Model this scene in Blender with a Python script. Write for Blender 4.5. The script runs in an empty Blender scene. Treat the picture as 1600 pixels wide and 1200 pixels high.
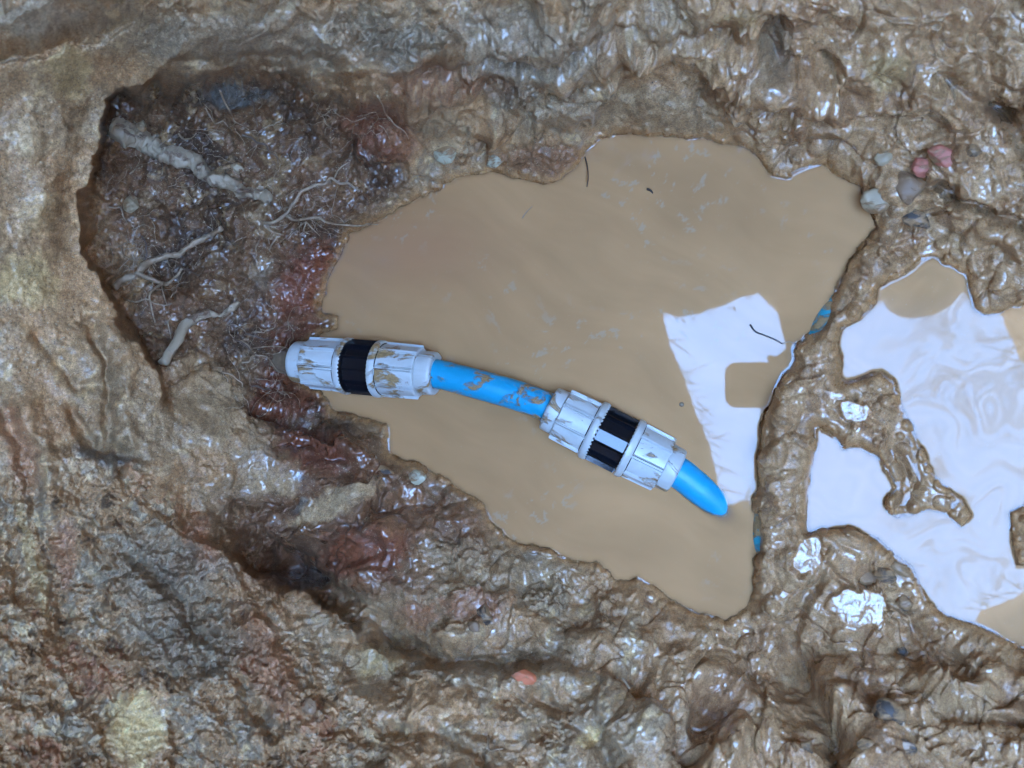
import bpy, bmesh, math, random
import numpy as np
from mathutils import Vector, Matrix

# ------------------------------------------------------------------ camera, sky, sun, exposure
H = 0.70                                   # lens height above the pool
FPX, PW, PH = 1202.0, 1600.0, 1200.0       # focal length in photo pixels, photo size
TH = math.atan(365.0 / FPX)                # tilt towards the left bank
S = bpy.context.scene
COL = S.collection
cd = bpy.data.cameras.new("camera"); cam = bpy.data.objects.new("camera", cd); COL.objects.link(cam)
cam.location = (0, 0, H); cam.rotation_euler = (0, TH, 0)
cd.sensor_width = 36.0; cd.lens = FPX / PW * 36.0
cd.clip_start = 0.004; cd.clip_end = 200.0
cd.dof.use_dof = True; cd.dof.focus_distance = 0.72; cd.dof.aperture_fstop = 5.6
S.camera = cam
SUN_EL, SUN_ROT = math.radians(22), math.radians(265)
w = bpy.data.worlds.new("World"); S.world = w; w.use_nodes = True
nt = w.node_tree
bg = nt.nodes["Background"]; sky = nt.nodes.new("ShaderNodeTexSky")
sky.sky_type = 'NISHITA'; sky.sun_disc = False
sky.sun_elevation = SUN_EL; sky.sun_rotation = SUN_ROT
sky.air_density = 1.0; sky.dust_density = 0.0; sky.ozone_density = 3.4
nt.links.new(sky.outputs[0], bg.inputs[0]); bg.inputs[1].default_value = 0.15
sl = bpy.data.lights.new("sun", 'SUN'); sun = bpy.data.objects.new("sun", sl); COL.objects.link(sun)
sl.energy = 0.5; sl.angle = math.radians(20); sl.color = (1.0, 0.95, 0.88)
sdir = Vector((math.sin(SUN_ROT) * math.cos(SUN_EL), math.cos(SUN_ROT) * math.cos(SUN_EL), math.sin(SUN_EL)))
sun.rotation_euler = sdir.to_track_quat('Z', 'Y').to_euler()
S.view_settings.view_transform = 'Standard'; S.view_settings.look = 'None'
S.view_settings.gamma = 1.0; S.view_settings.exposure = 6.85
S.render.engine = 'CYCLES'
S.cycles.max_bounces = 6; S.cycles.diffuse_bounces = 3; S.cycles.glossy_bounces = 3
S.cycles.use_denoising = True
S.cycles.caustics_reflective = False; S.cycles.caustics_refractive = False

# ------------------------------------------------------------------ photo pixel -> point at a height
CT, ST = math.cos(TH), math.sin(TH)
def ray(px, py):
    a = (px - PW / 2) / FPX; b = (PH / 2 - py) / FPX
    return -ST + CT * a, b, -CT - ST * a
def at(px, py, z=0.0):
    rx, ry, rz = ray(px, py); t = (H - z) / -rz
    return np.stack([rx * t, ry * t, H + rz * t], -1)
def atv(px, py, z=0.0):
    return Vector([float(v) for v in at(float(px), float(py), z)])

# ------------------------------------------------------------------ helpers
def tag(o, label=None, cat=None, group=None, kind=None):
    if label: o["label"] = label
    if cat: o["category"] = cat
    if group: o["group"] = group
    if kind: o["kind"] = kind
    return o
def empty(name, loc=(0, 0, 0)):
    o = bpy.data.objects.new(name, None); COL.objects.link(o); o.location = loc; o.empty_display_size = 0.02
    return o
def mesh_np(name, V, F, mat, parent=None, smooth=True, cols=None, floats=None):
    V = np.ascontiguousarray(V, np.float32); F = np.ascontiguousarray(F, np.int32)
    me = bpy.data.meshes.new(name); n = F.shape[1]
    me.vertices.add(len(V)); me.vertices.foreach_set("co", V.ravel())
    me.loops.add(F.size); me.loops.foreach_set("vertex_index", F.ravel())
    me.polygons.add(len(F)); me.polygons.foreach_set("loop_start", np.arange(0, F.size, n, dtype=np.int32))
    me.update(calc_edges=True)
    me.polygons.foreach_set("use_smooth", np.full(len(F), smooth))
    for k, c in (cols or {}).items():
        a = me.attributes.new(k, 'FLOAT_COLOR', 'POINT')
        a.data.foreach_set("color", np.ascontiguousarray(np.concatenate([c, np.ones((len(c), 1))], 1), np.float32).ravel())
    for k, c in (floats or {}).items():
        a = me.attributes.new(k, 'FLOAT', 'POINT'); a.data.foreach_set("value", np.ascontiguousarray(c, np.float32).ravel())
    me.materials.append(mat); me.validate()
    o = bpy.data.objects.new(name, me); COL.objects.link(o)
    if parent: o.parent = parent
    return o
def grid_faces(nr, nc, wrap=False):
    i = np.arange(nr * nc).reshape(nr, nc)
    if wrap: i = np.concatenate([i, i[:, :1]], 1)
    return np.stack([i[:-1, :-1], i[:-1, 1:], i[1:, 1:], i[1:, :-1]], -1).reshape(-1, 4)

# ------------------------------------------------------------------ numpy noise
def hsh(ix, iy, seed):
    h = ix.astype(np.uint32) * np.uint32(374761393) + iy.astype(np.uint32) * np.uint32(668265263) + np.uint32(seed * 1442695041 % 4294967296)
    h = (h ^ (h >> np.uint32(13))) * np.uint32(1274126177)
    return h ^ (h >> np.uint32(16))
GA = np.linspace(0, 2 * np.pi, 256, endpoint=False); GX = np.cos(GA).astype(np.float32); GY = np.sin(GA).astype(np.float32)
def pn(x, y, seed=0):
    xi = np.floor(x); yi = np.floor(y); fx = (x - xi).astype(np.float32); fy = (y - yi).astype(np.float32)
    xi = xi.astype(np.int64); yi = yi.astype(np.int64)
    def g(dx, dy):
        k = hsh(xi + dx, yi + dy, seed) & np.uint32(255)
        return GX[k] * (fx - dx) + GY[k] * (fy - dy)
    ux = fx * fx * fx * (fx * (fx * 6 - 15) + 10); uy = fy * fy * fy * (fy * (fy * 6 - 15) + 10)
    a = g(0, 0); b = g(1, 0); c = g(0, 1); d = g(1, 1)
    ab = a + ux * (b - a); cc = c + ux * (d - c)
    return 1.5 * (ab + uy * (cc - ab))
def fbm(x, y, wl, octs, seed, gain=0.5, billow=0):
    r = 0; amp = 1.0
    for o in range(octs):
        n = pn(x / wl, y / wl, seed + o * 7)
        if billow == 1: n = 1 - 2 * np.abs(n) ** 0.8        # ridged
        if billow == 2: n = 2 * np.abs(n) - 0.6             # billowy
        r = r + amp * n; amp *= gain; wl *= 0.5
    return r
def worley(x, y, wl, seed):
    x = x / wl; y = y / wl
    xi = np.floor(x).astype(np.int64); yi = np.floor(y).astype(np.int64)
    f1 = np.full(x.shape, 9, np.float32); f2 = f1.copy(); idr = np.zeros(x.shape, np.float32)
    for dx in (-1, 0, 1):
        for dy in (-1, 0, 1):
            h = hsh(xi + dx, yi + dy, seed)
            jx = (h & np.uint32(1023)).astype(np.float32) / 1023; jy = ((h >> np.uint32(10)) & np.uint32(1023)).astype(np.float32) / 1023
            d = np.hypot(xi + dx + jx - x, yi + dy + jy - y).astype(np.float32)
            rr = ((h >> np.uint32(20)) & np.uint32(1023)).astype(np.float32) / 1023
            c = d < f1
            f2 = np.where(c, f1, np.minimum(f2, d)); idr = np.where(c, rr, idr); f1 = np.where(c, d, f1)
    return f1, f2, idr
def domes(x, y, wl, seed, prob=0.7, rad=0.55):
    x = x / wl; y = y / wl
    xi = np.floor(x).astype(np.int64); yi = np.floor(y).astype(np.int64)
    best = np.zeros(x.shape, np.float32)
    for dx in (-1, 0, 1):
        for dy in (-1, 0, 1):
            h = hsh(xi + dx, yi + dy, seed)
            jx = (h & np.uint32(255)).astype(np.float32) / 255; jy = ((h >> np.uint32(8)) & np.uint32(255)).astype(np.float32) / 255
            pr = ((h >> np.uint32(16)) & np.uint32(255)).astype(np.float32) / 255; sz = ((h >> np.uint32(24)) & np.uint32(255)).astype(np.float32) / 255
            r = rad * (0.35 + 0.65 * sz)
            an = pr * 37.0; ca, sa = np.cos(an), np.sin(an)
            ddx = xi + dx + jx - x; ddy = yi + dy + jy - y
            e1 = (ca * ddx + sa * ddy) * (0.8 + 0.5 * sz); e2 = (-sa * ddx + ca * ddy) * (1.35 - 0.4 * sz)
            d2 = (e1 * e1 + e2 * e2) / (r * r)
            v = np.sqrt(np.maximum(0, 1 - d2)) * r / rad * (pr < prob)
            best = np.maximum(best, v.astype(np.float32))
    return best
def sst(a, b, x):
    t = np.clip((x - a) / (b - a), 0, 1); return t * t * (3 - 2 * t)

# ------------------------------------------------------------------ outlines, in photo pixels
CX = np.arange(-700, 2301, 6.0); CY = np.arange(-700, 1901, 6.0)
CGX, CGY = np.meshgrid(CX, CY)
def sdf_coarse(poly):
    p = np.array(poly, float); d2 = np.full(CGX.shape, 1e12); ins = np.zeros(CGX.shape, bool)
    for (x0, y0), (x1, y1) in zip(p, np.roll(p, -1, 0)):
        ex, ey = x1 - x0, y1 - y0
        t = np.clip(((CGX - x0) * ex + (CGY - y0) * ey) / (ex * ex + ey * ey + 1e-9), 0, 1)
        d2 = np.minimum(d2, (CGX - x0 - t * ex) ** 2 + (CGY - y0 - t * ey) ** 2)
        c = ((y0 > CGY) != (y1 > CGY)) & (CGX < (x1 - x0) * (CGY - y0) / (y1 - y0 + 1e-12) + x0)
        ins ^= c
    return np.where(ins, -1, 1) * np.sqrt(d2)
def samp(F, x, y):
    fx = np.clip((x - CX[0]) / 6.0, 0, len(CX) - 1.001); fy = np.clip((y - CY[0]) / 6.0, 0, len(CY) - 1.001)
    ix = fx.astype(int); iy = fy.astype(int); fx = fx - ix; fy = fy - iy
    return (F[iy, ix] * (1 - fx) + F[iy, ix + 1] * fx) * (1 - fy) + (F[iy + 1, ix] * (1 - fx) + F[iy + 1, ix + 1] * fx) * fy
POOL = [(470, 545), (500, 522), (527, 512), (530, 494), (505, 490), (500, 470), (515, 435), (530, 395), (545, 365), (590, 345), (640, 315), (690, 290),
        (720, 275), (770, 268), (810, 277), (845, 287), (880, 280), (905, 258), (918, 235), (935, 212), (985, 209), (1040, 215), (1100, 215), (1150, 226),
        (1185, 245), (1205, 274), (1235, 275), (1270, 262), (1290, 255), (1310, 275), (1345, 292), (1365, 330), (1374, 355), (1345, 388), (1325, 412),
        (1305, 450), (1285, 490), (1265, 520), (1245, 545), (1235, 575), (1215, 610), (1195, 650), (1187, 700), (1181, 780), (1180, 850), (1178, 920),
        (1165, 952), (1140, 971), (1090, 960), (1050, 938), (1000, 903), (960, 910), (935, 880), (900, 880), (860, 862), (800, 845), (770, 820), (755, 790),
        (740, 778), (700, 752), (650, 727), (610, 707), (602, 665), (560, 655), (520, 640), (500, 615), (480, 605), (465, 590)]
PUDDLE = [(1370, 450), (1385, 440), (1420, 425), (1445, 403), (1462, 403), (1490, 418), (1510, 430), (1515, 452), (1522, 482), (1538, 491), (1560, 489),
          (1578, 480), (1700, 440), (1900, 430), (1900, 1020), (1700, 1030), (1620, 1020), (1590, 1010), (1545, 985), (1520, 975), (1480, 965), (1450, 937),
          (1435, 912), (1425, 885), (1400, 870), (1370, 842), (1330, 827), (1280, 827), (1262, 834), (1257, 790), (1265, 735), (1275, 700),
          (1275, 668), (1298, 676), (1318, 700), (1345, 698), (1370, 712), (1388, 742), (1398, 764), (1384, 785), (1398, 806), (1425, 804), (1450, 794), (1478, 802),
          (1502, 823), (1518, 806), (1505, 780), (1470, 762), (1440, 705), (1412, 642), (1396, 592), (1376, 580), (1340, 592), (1312, 598),
          (1315, 570), (1308, 540), (1315, 512), (1345, 500), (1365, 480)]
BLOB = [(1578, 800), (1600, 790), (1625, 800), (1640, 850), (1620, 880), (1590, 882), (1583, 850)]
NEAR = [(-900, -900), (760, -900), (745, 10), (700, 80), (640, 118), (590, 150), (540, 140), (490, 120), (430, 100), (380, 105), (310, 118), (255, 125), (215, 134),
        (187, 142), (168, 158), (162, 190), (156, 235), (141, 290), (128, 340), (135, 400), (155, 440), (185, 485), (215, 530), (245, 580), (262, 625),
        (282, 690), (310, 760), (345, 830), (385, 885), (440, 905), (500, 935), (535, 962), (600, 1000), (640, 1022), (700, 1040), (800, 1045), (880, 1030),
        (905, 1055), (1000, 1230), (1100, 2200), (-900, 2200)]
SD_POOL = sdf_coarse(POOL); SD_PUD = np.maximum(sdf_coarse(PUDDLE), -sdf_coarse(BLOB)); SD_NEAR = sdf_coarse(NEAR)
SD_HOLLOW = sdf_coarse([(160, 150), (300, 120), (420, 100), (560, 150), (640, 200), (625, 290), (545, 365), (520, 480), (520, 640), (600, 700), (430, 690), (330, 560), (240, 590), (150, 430), (130, 320)])
SD_WET = sdf_coarse([(1120, -900), (2300, -900), (2300, 1900), (1180, 1900), (1050, 1030), (960, 930), (1000, 890), (1190, 940), (1200, 600), (1380, 330), (1150, 215), (1080, 110)])
SD_RUB = sdf_coarse([(-900, 760), (60, 740), (200, 720), (330, 830), (430, 960), (560, 1100), (600, 2200), (-900, 2200)])
SD_SMOOTH = sdf_coarse([(930, 205), (945, 150), (1000, 110), (1090, 120), (1140, 180), (1150, 215)])     # cut face behind the pool

# ------------------------------------------------------------------ base heights (metres) by thin-plate spline
FAR_PTS = [(1340, 400, .02), (1290, 510, .016), (1250, 610, .022), (1225, 720, .022), (1215, 830, .018), (1215, 920, .02), (1330, 640, .018), (1440, 740, .012),
           (1400, 200, .05), (1580, 50, .075), (1550, 300, .035), (1450, 330, .025), (1560, 440, .02), (1300, 60, .10), (1300, 180, .05), (1150, 170, .06), (1100, 60, .12), (950, 20, .16),
           (1000, 120, .085), (1050, 200, .03), (850, 60, .14), (880, 180, .07), (700, 60, .17), (720, 170, .09), (650, 240, .05), (560, 180, .085), (800, 230, .035),
           (500, 60, .16), (350, 100, .15), (250, 110, .15), (350, 170, .08), (230, 200, .09), (300, 280, .065), (180, 330, .095), (230, 400, .082), (400, 300, .06), (480, 260, .055), (460, 420, .03),
           (330, 480, .058), (370, 560, .045), (430, 500, .028), (410, 620, .045), (300, 600, .10), (330, 680, .11), (420, 740, .072), (400, 820, .065), (470, 880, .05), (480, 780, .052), (540, 700, .035),
           (580, 800, .055), (680, 800, .025), (650, 880, .045), (780, 900, .04), (560, 930, .062), (700, 960, .066), (640, 1000, .062), (800, 1010, .07), (880, 1000, .055), (940, 940, .025), (1000, 970, .035), (930, 1080, .10), (1000, 1150, .13), (1100, 1030, .035),
           (1100, 1150, .09), (1300, 880, .02), (1350, 980, .022), (1230, 1050, .02), (1330, 1060, .045), (1440, 1060, .05), (1560, 1060, .05), (1300, 1170, .085), (1450, 1170, .08), (1580, 1190, .09),
           (1900, 300, .08), (1900, 1200, .12), (1900, 700, .02), (2200, 700, .06), (1900, -200, .14), (1500, -250, .16), (1000, -300, .28), (500, -300, .3), (1200, 1500, .2), (1700, 1500, .17), (100, 300, .13), (100, 600, .12), (200, 900, .12), (500, 1200, .12), (0, 0, .17)]
NEAR_PTS = [(190, 130, .185), (300, 100, .19), (450, 80, .18), (600, 120, .155), (700, 40, .175), (500, 10, .215), (300, 20, .235), (150, 60, .25), (60, 30, .30), (100, 150, .225), (20, 150, .26), (150, 250, .19), (60, 260, .23), (110, 350, .19),
            (30, 400, .235), (160, 480, .17), (80, 550, .215), (0, 600, .24), (230, 580, .15), (160, 650, .185), (255, 680, .155), (100, 720, .215), (20, 760, .243), (290, 770, .15), (200, 820, .195), (330, 850, .145), (80, 900, .228), (250, 940, .19),
            (420, 920, .135), (20, 1050, .272), (150, 1080, .235), (350, 1030, .175), (520, 980, .12), (640, 1050, .112), (500, 1120, .18), (350, 1170, .208), (150, 1190, .262), (760, 1070, .105), (870, 1060, .095), (700, 1150, .155), (900, 1180, .13), (900, 1280, .17),
            (-250, 300, .36), (-250, 800, .33), (-250, 1300, .37), (200, 1450, .35), (700, 1450, .27), (-250, -250, .42), (300, -250, .34), (750, -250, .26), (1100, 1400, .2)]
def tps(pts):
    p = np.array(pts, float); X = p[:, :2] / 300.0; n = len(p)
    d = np.hypot(X[:, None, 0] - X[None, :, 0], X[:, None, 1] - X[None, :, 1])
    K = np.where(d > 0, d * d * np.log(d + 1e-12), 0) + 0.02 * np.eye(n)
    P = np.concatenate([np.ones((n, 1)), X], 1)
    A = np.block([[K, P], [P.T, np.zeros((3, 3))]])
    c = np.linalg.solve(A, np.concatenate([p[:, 2], np.zeros(3)]))
    out = c[n] + c[n + 1] * CGX / 300 + c[n + 2] * CGY / 300
    for k in range(n):
        q = (CGX / 300 - X[k, 0]) ** 2 + (CGY / 300 - X[k, 1]) ** 2
        out += c[k] * 0.5 * q * np.log(q + 1e-12)
    return out
Z_FAR = np.clip(tps(FAR_PTS), 0.006, 0.33); Z_NEAR = np.clip(tps(NEAR_PTS), 0.05, 0.46)

# ------------------------------------------------------------------ ground sheet
def axis(lo, hi, flo, fhi, step):
    a = list(np.arange(flo, fhi + .01, step)); s = step; v = flo
    L = []
    while v > lo: s *= 1.12; v -= s; L.append(v)
    R = []; s = step; v = a[-1]
    while v < hi: s *= 1.12; v += s; R.append(v)
    return np.array(L[::-1] + a + R)
STEP = 1.35
U = axis(-420, 2150, -30, 1630, STEP); Vv = axis(-420, 1620, -30, 1230, STEP)
GXp, GYp = np.meshgrid(U, Vv)
GX32 = GXp.astype(np.float32); GY32 = GYp.astype(np.float32)
wx = fbm(GXp, GYp, 46, 4, 11); wy = fbm(GXp, GYp, 46, 4, 57)
X1 = GXp + 9 * wx; Y1 = GYp + 9 * wy            # ragged
X2 = GXp + 3.5 * wx; Y2 = GYp + 3.5 * wy        # slightly ragged
sp = samp(SD_POOL, X2, Y2); su = samp(SD_PUD, GXp + 1.5 * wx, GYp + 1.5 * wy); sn = samp(SD_NEAR, X1, Y1)
nwd = 5 + 26 * sst(0, .5, fbm(GXp, GYp, 110, 2, 601)) + 22 * sst(240, 300, GXp) * sst(190, 150, GYp) + 75 * sst(610, 680, GYp) * sst(890, 800, GYp) * sst(460, 400, GXp) + 30 * sst(520, 620, GXp) * sst(300, 200, GYp)
near = sst(1, -1, sn / nwd)
hol = sst(25, -25, samp(SD_HOLLOW, X1, Y1)) * (1 - near)
wet = sst(45, -45, samp(SD_WET, X1 + 20 * wx, Y1 + 20 * wy))
rub = sst(40, -40, samp(SD_RUB, X1 + 15 * wx, Y1 + 15 * wy)) * near
cut = sst(14, -6, samp(SD_SMOOTH, X2, Y2))
wall = near * (1 - rub) * sst(470, 330, GXp) * sst(-60, 90, GYp)
clay = np.clip(1 - hol - wet - rub - wall - cut, 0, 1)
zf = samp(Z_FAR, X2, Y2); zn = samp(Z_NEAR, GXp, GYp)
base = zf + (zn - zf) * near
shore = np.minimum(sp, su)
PUD_Z = 0.004
def G(cx, cy, rx, ry, ang=0, ragged=1):
    x = (X1 if ragged else GXp) - cx; y = (Y1 if ragged else GYp) - cy; a = math.radians(ang); c, s = math.cos(a), math.sin(a)
    return np.exp(-(((c * x + s * y) / rx) ** 2 + ((-s * x + c * y) / ry) ** 2))
# --- relief, in millimetres, all lengths in photo pixels (about 0.6 mm each)
lowf = fbm(GXp, GYp, 150, 3, 3)
tw = fbm(GXp, GYp, 90, 3, 21)
def terr(n, k, e=0.22):
    n = n * k; f = np.floor(n); return (f + sst(0.5 - e, 0.5 + e, n - f)) / k
ws = fbm(GXp, GYp, 80, 2, 13); wt_ = fbm(GXp, GYp, 80, 2, 59)
c1 = fbm(GXp + 18 * ws, GYp + 18 * wt_, 80, 3, 31, .45)
c2 = fbm(GXp + 14 * wt_, GYp - 14 * ws, 34, 4, 41, .55, 2)
f1, f2, idc = worley(GXp + 10 * ws, GYp + 10 * wt_, 60, 5)
g1, g2, idg = worley(GXp + 6 * ws, GYp + 6 * wt_, 24, 6)
h1, h2, idh = worley(GXp + 3 * ws, GYp + 3 * wt_, 10, 8)
fine = fbm(GXp, GYp, 9, 3, 71, .6)
dm = sst(-.30, .45, fbm(GXp + 16 * ws, GYp + 16 * wt_, 130, 4, 131, .6)); dm = .18 + .82 * dm
B0c = domes(GXp + 22 * ws, GYp + 22 * wt_, 150, 190, .75, .6); kc1, kc2, idkc = worley(GXp + 34 * ws, GYp + 34 * wt_, 130, 16); crkc = sst(.14, 0, kc2 - kc1) * (idkc > .3)
sm = fbm(GXp + 10 * ws, GYp + 10 * wt_, 42, 2, 141)                    # soft undulation
rough = sst(.2, .6, fbm(GXp + 16 * ws, GYp + 16 * wt_, 110, 4, 131, .62))    # broken, crumbly patches
tear = terr(fbm(GXp + 22 * ws, GYp + 22 * wt_, 105, 3, 151, .42) + .05 * wx, 2.0, .26)      # torn ledges
big = fbm(GXp + 20 * ws, GYp + 20 * wt_, 190, 3, 161, .5)
grit = fbm(GXp + 3 * wx, GYp + 3 * wy, 15, 4, 171, .62); cr1 = domes(GXp + 3 * wx, GYp + 3 * wy, 17, 172, .45, .5); cr2 = domes(GXp, GYp, 9, 173, .5, .5); crum = sst(-.15, .45, fbm(GXp, GYp, 90, 3, 174) + .3 * rough)
grit = grit + 1.0 * (.5 - g1) * (idg > .4) + crum * (2.4 * cr1 + 1.5 * cr2)
rug = fbm(GXp + 8 * wx, GYp + 8 * wy, 60, 5, 181, .6) + .5 * fbm(GXp + 5 * wx, GYp + 5 * wy, 26, 3, 187, .6, 2)      # broken soil
rk = .25 + .75 * rough
d_clay = 1.3 * grit * rk + 16 * big + 12 * B0c - 3 * crkc + 8 * tear + 3 * sm + rk * (9 * rug + 5 * (0.55 - f1) * (idc > .45) + 2.2 * (0.5 - g1) * (idg > .4))
str_ = fbm((GXp * .82 + GYp * .57) / 3.2, (-GXp * .57 + GYp * .82), 26, 4, 81, .55)
d_wall = .5 * grit + 8 * big + 1.2 * tear + 2.5 * terr(tw, 2.5, .25) + 1.2 * sm + .8 * str_ * (.3 + rough) + rough * (.9 * c2 + 1.5 * (0.5 - g1) * (idg > .7)) + .12 * fine
rh = .35 + .65 * rough
d_hol = 1.8 * grit + 12 * big + 7 * tear + 3 * rug * rh + 9 * domes(GXp + 14 * ws, GYp + 14 * wt_, 70, 192, .6, .6) + 2.5 * sm + rh * (5 * (0.55 - g1) * (.3 + idg) + 2.6 * (0.5 - h1) * (.3 + idh) * (idg > .4) + 3.0 * c2) + .5 * fine
B0 = domes(GXp + 12 * ws, GYp + 12 * wt_, 120, 90, .7, .6); k1, k2_, idk = worley(GXp + 26 * ws, GYp + 26 * wt_, 120, 15); crk = sst(.16, 0, k2_ - k1) * (idk > .25)
D1 = domes(GXp + 7 * ws, GYp + 7 * wt_, 62, 91, .55); D2 = domes(GXp + 5 * ws, GYp + 5 * wt_, 33, 92, .5); D3 = domes(GXp + 2 * ws, GYp + 2 * wt_, 16, 93, .35); D4 = domes(GXp, GYp, 7.5, 94, .2)
lum = sst(-.1, .4, lowf + .5 * tw)
d_wet = 14 * big + 9 * tear + 13 * B0 - 5 * crk + 13 * D1 * (.3 + .7 * lum) + 7 * D2 * lum + 3.6 * D3 * lum + 1.4 * D4 * lum * lum + 2.6 * sm + .35 * grit + rough * (.8 * grit + 1.2 * c2 + 1.5 * (.5 - g1)) + .08 * fine - 5
d_rub = 2.2 * grit + 15 * big + 7 * tear + 12 * B0c - 3 * crkc + 8 * rug + 8 * (0.55 - f1) * (.2 + idc) + 3.5 * (0.5 - g1) * (.3 + idg) + 1.5 * (0.5 - h1)
d_cut = 1.2 * c1 + 0.35 * fine + 0.8 * str_ + .4 * D4
disp = clay * d_clay + wall * d_wall + hol * d_hol + wet * d_wet + rub * d_rub + cut * d_cut
# hand-placed relief: slabs, cracks, holes (cx, cy, rx, ry, angle, mm)
for cx, cy, rx, ry, an, mm in [
    (45, 215, 24, 46, -12, 15), (130, 690, 70, 40, 20, -10), (430, 748, 80, 34, 12, 16), (535, 790, 120, 26, -22, 14), (380, 660, 50, 60, 30, 8),
    (460, 890, 40, 26, 0, -22), (610, 1008, 70, 16, 12, -26), (770, 1035, 120, 13, -2, -22), (700, 990, 60, 20, 0, 10), (185, 152, 18, 12, 30, -12),
    (700, 110, 40, 30, 20, -8), (760, 160, 26, 40, 10, -16), (640, 90, 30, 26, 0, 12), (860, 110, 40, 26, 0, 8), (545, 240, 14, 20, 0, -16),
    (1240, 970, 14, 40, 8, -14), (1265, 935, 8, 34, 35, -12), (1240, 1060, 26, 40, -30, -10), (1290, 1130, 18, 60, -42, -12), (1470, 300, 60, 10, 25, -12), (1560, 170, 60, 14, 20, -16),
    (1200, 70, 16, 34, 10, -14), (1560, 80, 16, 60, -12, -16), (1100, 1130, 24, 70, 10, -12), (1000, 1150, 60, 50, 20, 10), (1390, 905, 18, 16, 0, 6), (1330, 1120, 40, 50, -30, 14), (1180, 1130, 50, 50, 0, 12),
    (1550, 1035, 50, 22, 20, 10), (300, 310, 60, 30, 0, -8), (500, 345, 16, 16, 0, 8), (470, 345, 10, 16, 20, -12), (400, 640, 60, 14, 20, -12), (270, 440, 24, 16, 0, -14), (330, 430, 24, 24, 0, 8),
    (255, 1080, 60, 50, 0, 12), (395, 1110, 18, 36, 20, -14), (100, 980, 20, 90, 12, -14), (20, 870, 16, 60, -14, -16), (1440, 650, 40, 20, 60, -3)]:
    disp = disp + mm * G(cx, cy, rx, ry, an)
def line(pts, wd, mm):
    p = np.array(pts, float); d2 = np.full(GXp.shape, 1e9, np.float32)
    x0, x1 = p[:, 0].min() - 4 * wd, p[:, 0].max() + 4 * wd; y0, y1 = p[:, 1].min() - 4 * wd, p[:, 1].max() + 4 * wd
    j0, j1 = np.searchsorted(U, [x0, x1]); i0, i1 = np.searchsorted(Vv, [y0, y1])
    gx, gy = X1[i0:i1, j0:j1], Y1[i0:i1, j0:j1]; d = np.full(gx.shape, 1e9)
    for (ax_, ay_), (bx_, by_) in zip(p[:-1], p[1:]):
        ex, ey = bx_ - ax_, by_ - ay_; t = np.clip(((gx - ax_) * ex + (gy - ay_) * ey) / (ex * ex + ey * ey + 1e-9), 0, 1)
        d = np.minimum(d, (gx - ax_ - t * ex) ** 2 + (gy - ay_ - t * ey) ** 2)
    disp[i0:i1, j0:j1] += mm * np.exp(-d / wd ** 2)
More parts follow.
